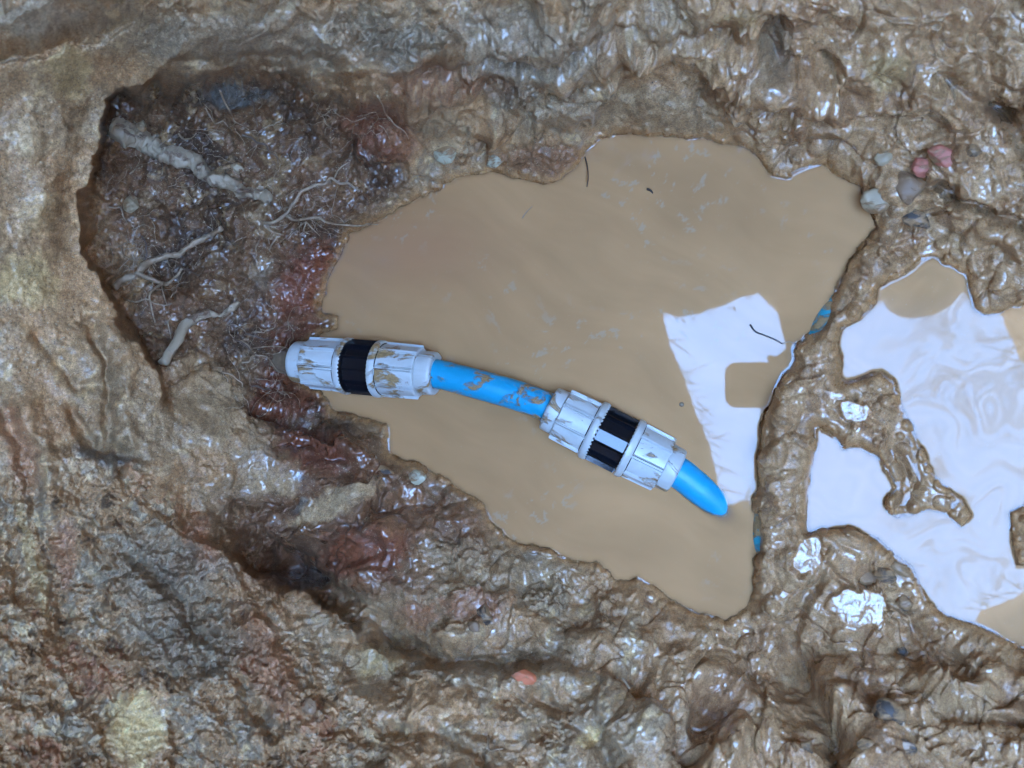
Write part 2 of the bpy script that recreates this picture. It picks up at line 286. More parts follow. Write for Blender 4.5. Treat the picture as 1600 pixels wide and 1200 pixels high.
for pts, wd, mm in [
    ([(250, 120), (290, 70), (400, 45), (520, 60), (600, 50)], 26, 12), ([(270, 95), (330, 100), (430, 85), (540, 100)], 8, -9), ([(560, 105), (620, 60), (700, 80), (800, 60), (900, 30)], 26, 13), ([(660, 120), (760, 90), (850, 95), (920, 60), (1000, 50)], 10, -12),
    ([(880, 130), (960, 80), (1060, 70), (1150, 100)], 24, 12), ([(1000, 65), (1100, 60), (1190, 75), (1225, 110)], 10, -12), ([(1080, 20), (1200, 10), (1330, 30), (1500, 20)], 26, 13), ([(1225, 30), (1215, 80), (1250, 110), (1300, 115)], 12, -16),
    ([(1320, 110), (1400, 80), (1480, 100), (1560, 70)], 26, 12), ([(1130, 130), (1230, 140), (1330, 180), (1420, 170)], 16, 9), ([(1200, 165), (1290, 200), (1400, 190), (1500, 215)], 9, -9), ([(1540, 60), (1545, 130), (1580, 190), (1610, 240)], 14, -22), ([(1480, 130), (1520, 170), (1570, 175)], 14, -14),
    ([(1470, 295), (1530, 325), (1600, 350)], 9, -18), ([(1470, 330), (1540, 360), (1600, 390)], 22, 10), ([(1380, 390), (1440, 370), (1500, 400)], 16, 6),
    ([(165, 480), (200, 560), (190, 640), (215, 740)], 14, 9), ([(140, 500), (175, 570), (165, 650), (195, 750)], 9, -12), ([(60, 520), (120, 600), (180, 610)], 12, -9), ([(110, 640), (150, 700), (215, 710)], 12, -16), ([(80, 110), (110, 240), (60, 330)], 30, 10), ([(0, 90), (90, 70), (190, 30)], 14, -22), ([(20, 40), (90, 25)], 26, 14), ([(130, 180), (110, 280), (100, 380)], 22, -9),
    ([(0, 620), (40, 700), (60, 800), (90, 950), (130, 1080)], 16, -16), ([(40, 640), (80, 760), (130, 860)], 22, 12), ([(180, 790), (300, 850), (340, 920)], 22, 12), ([(210, 870), (280, 940), (320, 1000), (390, 960)], 10, -14), ([(330, 820), (400, 960), (440, 1060), (500, 1110)], 24, 14), ([(380, 890), (430, 990), (470, 1070)], 9, -9), ([(270, 1060), (350, 1030), (430, 1150)], 12, -14),
    ([(505, 945), (560, 990), (640, 1030), (760, 1060), (880, 1055)], 20, 12), ([(540, 900), (640, 925), (760, 930), (850, 980)], 20, 10), ([(480, 830), (600, 830), (700, 800), (760, 800)], 18, 8), ([(500, 1060), (600, 1110), (720, 1100), (800, 1130)], 24, 12), ([(560, 1150), (680, 1140), (760, 1190)], 10, -12), ([(830, 1090), (900, 1120), (960, 1200)], 12, -14),
    ([(900, 1000), (990, 1010), (1080, 1040), (1180, 1020)], 18, 8), ([(960, 1050), (1040, 1090), (1080, 1180)], 12, -16), ([(1000, 1120), (1040, 1180)], 24, 14), ([(1210, 980), (1240, 1040), (1280, 1110), (1310, 1190)], 14, -15), ([(1120, 1060), (1190, 1100), (1240, 1180)], 24, 14), ([(1280, 1050), (1360, 1120), (1400, 1180)], 24, 14), ([(1250, 1030), (1350, 1010), (1450, 1020), (1560, 1010)], 10, -10), ([(1350, 1050), (1440, 1060), (1540, 1090)], 18, 8), ([(1410, 1060), (1480, 1110), (1600, 1130)], 10, -12), ([(1480, 1080), (1560, 1050), (1620, 1060)], 18, 9),
    ([(525, 772), (450, 792), (365, 790)], 7, -14), ([(395, 830), (440, 872), (490, 915), (545, 935)], 18, -26), ([(420, 700), (445, 690), (540, 720)], 9, -12), ([(595, 770), (570, 815), (500, 835)], 7, -9), ([(290, 600), (330, 660), (390, 700)], 12, 4), ([(400, 640), (470, 670), (520, 690)], 9, -12), ([(420, 680), (500, 700), (590, 720)], 16, 7)]: line(pts, wd, mm)
keep = sst(0, 42, shore)
disp = disp * (0.16 + 0.84 * keep)
cn0 = fbm(GXp, GYp, 11, 2, 611)
# sharp-edged torn slabs: (outline, lift in mm)
for poly, mm in [([(265, 600), (325, 570), (350, 600), (375, 650), (425, 690), (415, 720), (365, 735), (310, 730), (280, 690)], 9),
                 ([(360, 725), (400, 708), (450, 720), (485, 740), (522, 768), (480, 780), (420, 785), (365, 775)], 17),
                 ([(415, 805), (470, 782), (540, 762), (592, 750), (588, 775), (560, 800), (520, 815), (470, 828), (425, 822)], 15),
                 ([(230, 1085), (265, 1080), (270, 1140), (265, 1230), (165, 1230), (160, 1130), (200, 1105)], 8),
                 ([(640, 940), (740, 930), (770, 960), (690, 985), (640, 990)], 6),
                 ([(660, 212), (725, 205), (735, 235), (700, 250), (665, 245)], 8)]:
    sd = samp(sdf_coarse(poly), X1 + 5 * cn0, Y1 + 5 * fbm(GXp, GYp, 11, 2, 612)); m = sst(3, -4, sd)
    pp = np.array(poly); rp_ = np.clip((GXp - .5 * (GYp - pp[:, 1].mean()) - pp[:, 0].min()) / (pp[:, 0].max() - pp[:, 0].min()), 0, 1); mm = mm * (.1 + 1.0 * rp_)
    disp = disp * (1 - .75 * m) + m * (mm + 2.0 * lowf + .8 * str_ + .35 * grit)
# shore profile
rdg = sst(1160, 1190, GXp) * sst(1420, 1380, GXp) * sst(330, 390, GYp) * sst(1010, 950, GYp)
rise = 1 - np.exp(-np.maximum(shore, 0) / ((26 + 26 * sst(-.4, .4, lowf)) * (1 - rdg) + 9 * rdg))
zland = base * rise + 0.0024 * np.tanh(np.maximum(shore, 0) / 4)
zin = np.maximum(-0.05, np.minimum(shore, 0) * 0.0012)
lvl = np.where(su < sp, PUD_Z, 0.0)
z0 = np.where(shore > 0, zland, zin) + lvl * sst(40, 0, su)
# wet clods standing along the shore
z0 = z0 + (shore > -14) * sst(60, 5, np.abs(shore)) * (0.006 * D2 + .0035 * D3) * sst(-14, 0, shore)
z0 -= 0.022 * G(1281, 503, 9, 24, 28, 0) + 0.020 * G(1184, 835, 6, 40, 0, 0)
P = at(GXp, GYp, z0)
def blur(a, n, it=2):
    for _ in range(it):
        for ax in (0, 1):
            c = np.cumsum(np.pad(a, [(n + 1, n) if k == ax else (0, 0) for k in range(2)] + [(0, 0)] * (a.ndim - 2), mode='edge'), axis=ax)
            m = a.shape[ax]
            a = (np.take(c, np.arange(2 * n + 1, 2 * n + 1 + m), ax) - np.take(c, np.arange(0, m), ax)) / (2 * n + 1)
    return a
def layer_normal(zz):
    q = blur(at(GXp, GYp, zz), 10); n = np.cross(np.gradient(q, axis=1), np.gradient(q, axis=0)); n /= np.linalg.norm(n, axis=-1, keepdims=True) + 1e-12
    return np.where(n[..., 2:3] < 0, -n, n)
N = layer_normal(zf * np.clip(rise, .05, 1)) * (1 - near[..., None]) + layer_normal(zn) * near[..., None]
rx_, ry_, rz_ = ray(GXp, GYp); rv = -np.stack([rx_, ry_, rz_], -1); rv /= np.linalg.norm(rv, axis=-1, keepdims=True)
edge = np.exp(-(sn / 26) ** 2)[..., None]
ncar = (near * .8)[..., None]
N = N * (1 - edge) * (1 - ncar) * .7 + rv * (1 - (1 - edge) * (1 - ncar) * .7)
P = P + N * (disp * 0.001 * np.where(shore > 0, 1, .1))[..., None]
slick = 0 * GXp
for cx, cy, rx, ry, an, zc in [(1345, 950, 60, 38, -10, .024), (1335, 642, 34, 22, 10, .023), (1262, 870, 26, 34, 0, .019), (1420, 250, 16, 12, 0, None), (1230, 480, 10, 10, 0, None)]:
    m = sst(.30, .60, G(cx, cy, rx, ry, an) + .22 * c2 * .5 + .10 * sm)
    if zc is None: continue
    P = P + (at(GXp, GYp, zc + .0006 * sm + .0004 * c2) - P) * m[..., None]; slick = np.maximum(slick, m)
ZT = P[..., 2]

# ------------------------------------------------------------------ earth colours (albedo), patchy
TAN = np.array([.34, .215, .118]); OLIVE = np.array([.275, .20, .125]); YEL = np.array([.44, .335, .175]); DARK = np.array([.06, .036, .024])
RED = np.array([.165, .055, .032]); GREY = np.array([.235, .195, .15]); SLATE = np.array([.085, .095, .105]); PALE = np.array([.46, .35, .225]); BRN = np.array([.20, .108, .060]); RUST = np.array([.26, .11, .06])
def mixc(C, c, m): return C + (c - C) * np.clip(m, 0, 1)[..., None]
cn1 = fbm(GXp + 20 * wx, GYp + 20 * wy, 120, 5, 101, .6); cn2 = fbm(GXp + 12 * wx, GYp + 12 * wy, 40, 5, 111, .65); cn3 = fbm(GXp, GYp, 12, 4, 121, .65)
C = np.broadcast_to(TAN, P.shape).copy()
C = mixc(C, OLIVE, (clay * .8 + wall * .75 + cut * .9) * sst(-.5, .5, cn1 + .3 * cn2))
C = mixc(C, GREY, (clay * .6 + rub * .95 + wall * .25) * sst(-.1, .6, cn2 + .4 * cn1))
C = mixc(C, BRN, wet * .45 * sst(0, .7, cn1 - .2 * cn2))
C = mixc(C, OLIVE, wet * .6 * sst(.0, .6, cn2 - .3 * cn1))
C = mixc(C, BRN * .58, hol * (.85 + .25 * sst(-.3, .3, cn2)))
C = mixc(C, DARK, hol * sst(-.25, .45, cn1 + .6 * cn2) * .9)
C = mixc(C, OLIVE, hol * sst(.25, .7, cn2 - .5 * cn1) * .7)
C = mixc(C, YEL, (wall * .5 + clay * .5 + rub * .5) * sst(.35, .85, cn2 + .5 * cn3 - .15))
C = mixc(C, PALE, (rub * .75 + wall * .35) * sst(.35, .9, cn3 + .3 * cn2))
C = mixc(C, DARK, (rub * .8 + clay * .35) * sst(.45, .95, -cn2 + .4 * cn3))
C = mixc(C, RUST, (rub * .7 + wall * .2) * sst(.45, .95, -cn1 + .5 * cn3))
for cx, cy, rx, ry, an, col, s in [
    (450, 60, 200, 50, 0, GREY * .95, .6), (820, 60, 160, 60, 0, GREY * .9, .6), (1050, 40, 90, 40, 0, OLIVE * .95, .6), (60, 30, 90, 40, 0, GREY * 1.15, .7), (120, 420, 120, 160, 0, TAN * 1.2, .5), (540, 720, 90, 40, 25, BRN * .6, .8), (450, 880, 70, 40, 20, DARK * 1.1, .8), (620, 900, 90, 40, 0, BRN * .75, .6), (720, 830, 70, 40, 20, BRN * .85, .6),
    (470, 450, 110, 70, -60, np.array([.12, .058, .036]), .7), (480, 440, 70, 46, -60, RED, .75), (430, 610, 90, 50, 10, RED * .7, .85), (470, 530, 60, 30, 0, RED * .6, .8), (540, 810, 230, 140, -5, np.array([.125, .062, .036]), .85), (490, 700, 80, 40, 25, RED * .7, .8), (570, 860, 90, 46, -15, RED, .7), (600, 200, 80, 55, 0, RED, .6), (660, 130, 80, 36, 0, RED, .45),
    (770, 130, 60, 26, 10, RED, .45), (850, 250, 80, 30, 0, BRN, .9), (500, 300, 60, 40, 0, BRN * .8, .7), (300, 400, 60, 40, 0, DARK, .5), (190, 300, 36, 90, 0, BRN * .75, .8), (280, 480, 60, 50, 40, BRN * .8, .8), (740, 950, 70, 26, 0, RUST * .7, .7), (650, 960, 40, 26, 0, RUST * .8, .6),
    (40, 440, 60, 50, 0, YEL, .75), (60, 330, 40, 40, 0, YEL, .3), (110, 110, 40, 50, 0, YEL * .85, .6), (45, 215, 28, 50, -12, PALE, .8), (215, 1140, 55, 60, 0, YEL * 1.05, .95), (50, 880, 12, 110, -12, YEL * .9, .6), (1390, 110, 50, 36, 0, YEL * .75, .65), (590, 1030, 50, 30, 0, YEL * .7, .6), (920, 1160, 14, 20, 0, YEL * 1.2, .8),
    (420, 1040, 40, 110, -25, RUST, .55), (310, 850, 30, 60, -20, RUST, .6), (30, 700, 26, 80, -10, RUST, .5), (100, 870, 20, 60, 0, RUST * 1.1, .5),
    (250, 900, 110, 80, 30, GREY * .85, .75), (300, 1010, 110, 60, 0, GREY * .6, .7), (370, 150, 60, 20, 0, SLATE, .85), (470, 905, 40, 22, 10, SLATE, .6), (830, 865, 26, 14, -20, SLATE * .7, .9), (470, 745, 30, 6, 22, SLATE, .7), (470, 790, 22, 6, -22, SLATE, .7), (800, 130, 60, 50, 0, GREY * .6, .5), (620, 70, 70, 40, 0, GREY * .75, .7), (250, 60, 50, 40, 0, GREY * .7, .6),
    (160, 715, 60, 16, 10, SLATE * 1.3, .7), (415, 430, 20, 30, 0, GREY, .5), (375, 600, 30, 60, 20, OLIVE, .5), (330, 640, 60, 70, 0, OLIVE, .8), (430, 750, 60, 26, 12, OLIVE * 1.1, .9), (520, 790, 80, 22, -22, PALE * .85, .8), (700, 225, 32, 22, 0, PALE * .9, .8), (830, 880, 100, 36, 15, OLIVE * .8, .6), (1130, 1090, 70, 40, 0, BRN, .5),
    (680, 180, 60, 40, 0, OLIVE, .6), (1000, 160, 70, 30, 0, OLIVE * .9, .5), (640, 800, 70, 40, 0, BRN, .7), (700, 870, 60, 40, 0, OLIVE * 1.1, .5), (1210, 80, 30, 60, 0, GREY * .5, .5), (1150, 20, 40, 20, 0, YEL * .7, .5)]:
    C = mixc(C, col, s * sst(.25, .75, G(cx, cy, rx, ry, an) + .16 * cn2 + .10 * cn3))
silt = sst(46, 2, shore + 8 * cn2) * wet; C = mixc(C, TAN * .86, silt * .5)
band = sst(15, 0, shore + 4 * cn2); C = mixc(C, np.array([.36, .215, .105]), band * .75)
C = C * (1 + .24 * cn3 + .20 * cn2)[..., None]
C = np.clip(C * np.array([1.10, .99, .87]), .010, .6)
hslope = np.clip(G(540, 830, 200, 130, -5), 0, 1) * (1 - near) * sst(-.3, .3, cn2)
gloss = np.clip(.95 * wet + .7 * hol + .56 * clay * sst(0, 700, GXp + .3 * GYp) + .22 * wall + .30 * rub + .2 * cut + (.06 + .3 * (wet + hol + .5 * clay)) * cn2 + .1 * cn1, 0.03, 1)
mwet = np.clip(.65 * slick + .45 * hslope + .5 * sst(18, 2, shore) + (1 - .8 * rough * (1 - wet)) * gloss * (.25 + .75 * sst(-.25, .3, cn2 + .4 * sm)), 0, 1)

# ------------------------------------------------------------------ materials
def newmat(name):
    m = bpy.data.materials.new(name); m.use_nodes = True
    t = m.node_tree; return m, t, t.nodes["Principled BSDF"]
def nd(t, typ, **kw):
    n = t.nodes.new(typ)
    for k, v in kw.items():
        if k in n.inputs: n.inputs[k].default_value = v
        else: setattr(n, k, v)
    return n
def ramp(t, src, a, b, ca=(0, 0, 0, 1), cb=(1, 1, 1, 1)):
    r = nd(t, "ShaderNodeValToRGB"); r.color_ramp.elements[0].position = a; r.color_ramp.elements[1].position = b
    r.color_ramp.elements[0].color = ca; r.color_ramp.elements[1].color = cb
    t.links.new(src, r.inputs[0]); return r
def mixrgb(t, fac, a, b, mode='MIX'):
    n = nd(t, "ShaderNodeMix", data_type='RGBA', blend_type=mode)
    for s, v in ((0, fac), (6, a), (7, b)):
        if hasattr(v, "node"): t.links.new(v, n.inputs[s])
        else: n.inputs[s].default_value = v
    return n.outputs[2]
def mud_material():
    m, t, b = newmat("wet_mud"); L = t.links
    col = nd(t, "ShaderNodeAttribute", attribute_name="earth"); wt = nd(t, "ShaderNodeAttribute", attribute_name="wetness")
    tc = nd(t, "ShaderNodeTexCoord")
    n1 = nd(t, "ShaderNodeTexNoise", Scale=420.0, Detail=6.0, Roughness=.65); L.new(tc.outputs["Object"], n1.inputs["Vector"])
    n2 = nd(t, "ShaderNodeTexNoise", Scale=130.0, Detail=5.0, Roughness=.6); L.new(tc.outputs["Object"], n2.inputs["Vector"])
    r = ramp(t, n1.outputs[0], .3, .72, (.62, .6, .58, 1), (1.3, 1.28, 1.22, 1))
    c = mixrgb(t, 1.0, col.outputs["Color"], r.outputs[0], 'MULTIPLY')
    n3 = nd(t, "ShaderNodeTexNoise", Scale=1100.0, Detail=3.0, Roughness=.7); L.new(tc.outputs["Object"], n3.inputs["Vector"])
    n4 = nd(t, "ShaderNodeTexNoise", Scale=620.0, Detail=2.0, Roughness=.5); L.new(tc.outputs["Object"], n4.inputs["Vector"])
    c = mixrgb(t, 1.0, c, ramp(t, n3.outputs[0], .32, .68, (.6, .58, .55, 1), (1.45, 1.42, 1.36, 1)).outputs[0], 'MULTIPLY')
    dry = nd(t, "ShaderNodeMath", operation='SUBTRACT'); dry.inputs[0].default_value = 1.0; L.new(wt.outputs["Fac"], dry.inputs[1])
    pg = nd(t, "ShaderNodeMath", operation='MULTIPLY'); L.new(ramp(t, n4.outputs[0], .64, .68).outputs[0], pg.inputs[0]); L.new(dry.outputs[0], pg.inputs[1])
    c = mixrgb(t, pg.outputs[0], c, (.42, .33, .21, 1))
    dg = nd(t, "ShaderNodeMath", operation='MULTIPLY'); L.new(ramp(t, n4.outputs[0], .30, .35, (1, 1, 1, 1), (0, 0, 0, 1)).outputs[0], dg.inputs[0]); L.new(dry.outputs[0], dg.inputs[1])
    c = mixrgb(t, dg.outputs[0], c, (.05, .038, .028, 1))
    L.new(c, b.inputs["Base Color"])
    r2 = ramp(t, n2.outputs[0], .3, .7)
    ma = nd(t, "ShaderNodeMath", operation='MULTIPLY_ADD'); L.new(r2.outputs[0], ma.inputs[0]); ma.inputs[1].default_value = -.22
    mr = nd(t, "ShaderNodeMapRange"); mr.inputs[1].default_value = 0; mr.inputs[2].default_value = 1; mr.inputs[3].default_value = .74; mr.inputs[4].default_value = .30
    L.new(wt.outputs["Fac"], mr.inputs[0]); L.new(mr.outputs[0], ma.inputs[2]); L.new(ma.outputs[0], b.inputs["Roughness"])
    b.inputs["IOR"].default_value = 1.4
    L.new(wt.outputs["Fac"], b.inputs["Coat Weight"]); b.inputs["Coat Roughness"].default_value = .07; b.inputs["Coat IOR"].default_value = 1.52
    bp = nd(t, "ShaderNodeBump", Strength=.35, Distance=.0009); L.new(n1.outputs[0], bp.inputs["Height"])
    bp2 = nd(t, "ShaderNodeBump", Strength=.2, Distance=.003); L.new(n2.outputs[0], bp2.inputs["Height"]); L.new(bp.outputs[0], bp2.inputs["Normal"])
    L.new(bp2.outputs[0], b.inputs["Normal"])
    bp3 = nd(t, "ShaderNodeBump", Strength=.12, Distance=.0015); L.new(n2.outputs[0], bp3.inputs["Height"]); L.new(bp3.outputs[0], b.inputs["Coat Normal"])
    return m
def simple(name, col, rough=.5, var=.25, scale=200., bump=.3, dist=.001, coat=0., ior=1.45):
    m, t, b = newmat(name); L = t.links
    tc = nd(t, "ShaderNodeTexCoord"); n = nd(t, "ShaderNodeTexNoise", Scale=scale, Detail=5.0, Roughness=.6); L.new(tc.outputs["Object"], n.inputs["Vector"])
    r = ramp(t, n.outputs[0], .3, .7, tuple(c * (1 - var) for c in col) + (1,), tuple(min(1, c * (1 + var)) for c in col) + (1,))
    L.new(r.outputs[0], b.inputs["Base Color"]); b.inputs["Roughness"].default_value = rough; b.inputs["IOR"].default_value = ior
    b.inputs["Coat Weight"].default_value = coat; b.inputs["Coat Roughness"].default_value = .1
    bp = nd(t, "ShaderNodeBump", Strength=bump, Distance=dist); L.new(n.outputs[0], bp.inputs["Height"]); L.new(bp.outputs[0], b.inputs["Normal"])
    return m
def muddy_plastic(name, col, rough, mud_amt, scale=52., mudcol=(.30, .19, .085), thick=.0012, spec=1.5):
    """coloured plastic with dried runs and smears of mud"""
    m, t, b = newmat(name); L = t.links
    tc = nd(t, "ShaderNodeTexCoord")
    mp = nd(t, "ShaderNodeMapping"); mp.inputs["Scale"].default_value = (.55, 1, 1); L.new(tc.outputs["Object"], mp.inputs[0])
    oi = nd(t, "ShaderNodeObjectInfo"); va = nd(t, "ShaderNodeVectorMath", operation='ADD'); L.new(mp.outputs[0], va.inputs[0])
    sc = nd(t, "ShaderNodeMath", operation='MULTIPLY'); L.new(oi.outputs["Random"], sc.inputs[0]); sc.inputs[1].default_value = 3.0; L.new(sc.outputs[0], va.inputs[1])
    n = nd(t, "ShaderNodeTexNoise", Scale=scale, Detail=7.0, Roughness=.66, Distortion=.6); L.new(va.outputs[0], n.inputs["Vector"])
    n2 = nd(t, "ShaderNodeTexNoise", Scale=scale * 9, Detail=4.0, Roughness=.7); L.new(va.outputs[0], n2.inputs["Vector"])
    mk = ramp(t, n.outputs[0], 1 - mud_amt, 1 - mud_amt + .06)
    fl = ramp(t, n2.outputs[0], .70, .72)
    mx = nd(t, "ShaderNodeMath", operation='MAXIMUM'); L.new(mk.outputs[0], mx.inputs[0])
    f2_ = nd(t, "ShaderNodeMath", operation='MULTIPLY'); L.new(fl.outputs[0], f2_.inputs[0]); f2_.inputs[1].default_value = .6; L.new(f2_.outputs[0], mx.inputs[1])
    grime = ramp(t, n.outputs[0], .35, .65, (.86, .84, .8, 1), (1, 1, 1, 1))
    pc = mixrgb(t, 1.0, col + (1,), grime.outputs[0], 'MULTIPLY')
    mc = ramp(t, n2.outputs[0], .3, .7, tuple(c * .6 for c in mudcol) + (1,), tuple(c * 1.35 for c in mudcol) + (1,))
    L.new(mixrgb(t, mx.outputs[0], pc, mc.outputs[0]), b.inputs["Base Color"])
    rr = nd(t, "ShaderNodeMapRange"); rr.inputs[3].default_value = rough; rr.inputs[4].default_value = .45; L.new(mx.outputs[0], rr.inputs[0]); L.new(rr.outputs[0], b.inputs["Roughness"])
    b.inputs["IOR"].default_value = spec
    bp = nd(t, "ShaderNodeBump", Strength=.8, Distance=thick); L.new(mk.outputs[0], bp.inputs["Height"])
    bq = nd(t, "ShaderNodeBump", Strength=.08, Distance=.0008); L.new(n2.outputs[0], bq.inputs["Height"]); L.new(bp.outputs[0], bq.inputs["Normal"]); L.new(bq.outputs[0], b.inputs["Normal"])
    return m
def water_material(name, film):
    m, t, b = newmat(name); L = t.links
    col = nd(t, "ShaderNodeAttribute", attribute_name="silt"); tc = nd(t, "ShaderNodeTexCoord")
    n = nd(t, "ShaderNodeTexNoise", Scale=900.0, Detail=2.0); L.new(tc.outputs["Object"], n.inputs["Vector"])
    sp_ = ramp(t, n.outputs[0], .725, .75); c = mixrgb(t, sp_.outputs[0], col.outputs["Color"], (.42, .33, .22, 1))
    L.new(c, b.inputs["Base Color"])
    b.inputs["Roughness"].default_value = .012; b.inputs["IOR"].default_value = 1.395
    b.inputs["Coat Weight"].default_value = 0
    fl = nd(t, "ShaderNodeAttribute", attribute_name="film"); mr = nd(t, "ShaderNodeMapRange"); mr.inputs[3].default_value = .5; mr.inputs[4].default_value = .5 - film
    L.new(fl.outputs["Fac"], mr.inputs[0]); L.new(mr.outputs[0], b.inputs["Specular IOR Level"])
    w_ = nd(t, "ShaderNodeTexNoise", Scale=22.0, Detail=3.0); L.new(tc.outputs["Object"], w_.inputs["Vector"])
    bp = nd(t, "ShaderNodeBump", Strength=.006, Distance=.004); L.new(w_.outputs[0], bp.inputs["Height"]); L.new(bp.outputs[0], b.inputs["Normal"])
    cl = nd(t, "ShaderNodeAttribute", attribute_name="thin"); tr = nd(t, "ShaderNodeBsdfTransparent"); tr.inputs[0].default_value = (.92, .84, .74, 1)
    gl = nd(t, "ShaderNodeBsdfGlossy"); gl.inputs["Roughness"].default_value = .012; fr = nd(t, "ShaderNodeFresnel"); fr.inputs[0].default_value = 1.42; L.new(bp.outputs[0], gl.inputs["Normal"]); L.new(bp.outputs[0], fr.inputs["Normal"])
    m1 = nd(t, "ShaderNodeMixShader"); L.new(fr.outputs[0], m1.inputs[0]); L.new(tr.outputs[0], m1.inputs[1]); L.new(gl.outputs[0], m1.inputs[2])
    m2 = nd(t, "ShaderNodeMixShader"); L.new(cl.outputs["Fac"], m2.inputs[0]); L.new(b.outputs[0], m2.inputs[1]); L.new(m1.outputs[0], m2.inputs[2])
    L.new(m2.outputs[0], t.nodes["Material Output"].inputs["Surface"])
    return m
MUD = mud_material()
nr, nc = GXp.shape
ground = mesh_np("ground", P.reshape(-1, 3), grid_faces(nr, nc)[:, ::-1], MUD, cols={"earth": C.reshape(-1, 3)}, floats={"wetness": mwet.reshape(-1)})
tag(ground, "wet brown clay floor and banks of the dug pit around the muddy water", "ground", kind="structure")

def gi(px, py):
    i = int(np.clip(np.searchsorted(Vv, py), 1, nr - 1)); j = int(np.clip(np.searchsorted(U, px), 1, nc - 1)); return i, j
def on(px, py, lift=0.0):
    """point of the ground seen at a photo pixel, lifted along the way up"""
    i, j = gi(px, py); p = Vector(P[i, j].tolist()); n = Vector(N[i, j].tolist()).normalized()
    return p + n * lift

# ------------------------------------------------------------------ water
def vv3(p): return [p.x, p.y, p.z]
def water(name, sd, z, x0, x1, y0, y1, mat, colf, label, kind="structure", step=2.0, lim=26, extra=None):
    xs = np.arange(x0, x1, step); ys = np.arange(y0, y1, step); gx, gy = np.meshgrid(xs, ys)
    s = sd(gx, gy)
    p0 = at(gx, gy, z)
    ii = np.clip(np.searchsorted(Vv, ys), 1, nr - 1); jj = np.clip(np.searchsorted(U, xs), 1, nc - 1)
    depth = z - ZT[np.ix_(ii, jj)]
    men = 0.0016 * np.exp(-np.maximum(blur(depth, 1, 1), 0) / .0016) * (.12 + .88 * sst(-.05, .35, fbm(gx, gy, 130, 2, 222)))
    thin = np.exp(-np.maximum(depth, 0) / .0032) * .9
    for (ca, cb, cr) in SUNK:
        ca = np.array(ca); cb = np.array(cb); e = cb[:2] - ca[:2]; tt = np.clip(((p0[..., 0] - ca[0]) * e[0] + (p0[..., 1] - ca[1]) * e[1]) / (e @ e), 0, 1)
        dl = np.hypot(p0[..., 0] - ca[0] - tt * e[0], p0[..., 1] - ca[1] - tt * e[1]); zt = ca[2] + tt * (cb[2] - ca[2]) + np.sqrt(np.maximum(cr * cr - dl * dl, 0))
        thin = np.maximum(thin, np.where(dl < cr, np.exp(-np.maximum(z - zt, 0) / .003) * .9, 0))
    if extra is not None: men = men + extra(gx, gy)
    p0[..., 2] += men
    col, film = colf(gx, gy)
    F = grid_faces(len(ys), len(xs))
    ok = (s.ravel()[F] < lim).all(1) & (depth.ravel()[F] > -0.012).any(1)
    F = F[ok]; used = np.unique(F); mp = np.full(gx.size, -1); mp[used] = np.arange(len(used))
    o = mesh_np(name, p0.reshape(-1, 3)[used], mp[F][:, ::-1], mat, cols={"silt": col.reshape(-1, 3)[used]}, floats={"film": film.ravel()[used], "thin": thin.ravel()[used]})
    return tag(o, label, "water", kind=kind)
PEND = [vv3(atv(*q)) for q in ((1085, 757, -.0035), (1112, 778, -.009), (1150, 815, -.021), (1190, 860, -.04))]
SUNK = [(PEND[0], PEND[1], .0142), (PEND[1], PEND[2], .0142), (PEND[2], PEND[3], .0142), (vv3(atv(897, 657, .012)), vv3(atv(1018, 717, .003)), .0235), (vv3(atv(506, 569, .019)), vv3(atv(638, 580, .017)), .0235)]
WB = np.array([.405, .218, .095])
def pool_col(gx, gy):
    a = fbm(gx, gy, 220, 4, 201); wxx = 40 * pn(gx / 160, gy / 160, 203); wyy = 40 * pn(gx / 160, gy / 160, 204)
    sw = fbm((gx * .9 + gy * .44 + wxx) / 4.0, -gx * .44 + gy * .9 + wyy, 60, 4, 205, .6)
    c = WB * (1 + .10 * a + .08 * sw)[..., None]
    red = np.exp(-(((gx - 640) / 120) ** 2 + ((gy - 390) / 60) ** 2)); c = c + (np.array([.37, .175, .085]) - c) * (.6 * red)[..., None]
    sc = sst(.55, .9, fbm(gx + wxx, gy + wyy, 26, 5, 211, .7)) * sst(.0, .5, fbm(gx, gy, 190, 2, 213)); c = c + (np.array([.36, .28, .19]) - c) * (.6 * sc)[..., None]
    cy_ = 0 * np.exp(-(((gx - 1122) / 16) ** 2 + ((gy - 793) / 10) ** 2)); c = c + (np.array([.10, .30, .36]) - c) * (.8 * cy_)[..., None]
    return c, .5 * sc
def pud_col(gx, gy):
    wxx = 60 * pn(gx / 120, gy / 120, 303) + 26 * pn(gx / 48, gy / 48, 305); wyy = 60 * pn(gx / 120, gy / 120, 304) + 26 * pn(gx / 48, gy / 48, 306)
    sw = pn((gx + 2 * wxx) / 70, (gy + 2 * wyy) / 30, 307)
    sl_ = np.sin(3.2 * sw + 2.2 * pn((gx + wxx) / 150, (gy + wyy) / 110, 309)); band = (.75 * sst(.2, .98, sl_) + .5 * sst(-.2, .5, pn((gx + 2 * wxx) / 160, (gy + 2 * wyy) / 80, 311)) * sst(.6, 1, np.abs(pn((gx + wxx) / 20, (gy + wyy) / 12, 312)) + .5)) * sst(1330, 1480, gx)
    c = WB * (1 + .10 * sw)[..., None]
    return c, np.clip(band * .7, 0, 1)
WPOOL = water_material("muddy_pool_water", .3); WPUD = water_material("puddle_water", .33)
water("pool_water", lambda x, y: samp(SD_POOL, x, y), 0.0, 440, 1400, 190, 990, WPOOL, pool_col, "still opaque brown water filling the pit around the blue pipe")
water("puddle_water", lambda x, y: samp(SD_PUD, x, y), PUD_Z, 1240, 1990, 380, 1050, WPUD, pud_col, "sky-reflecting puddle on the mud beside the pool")

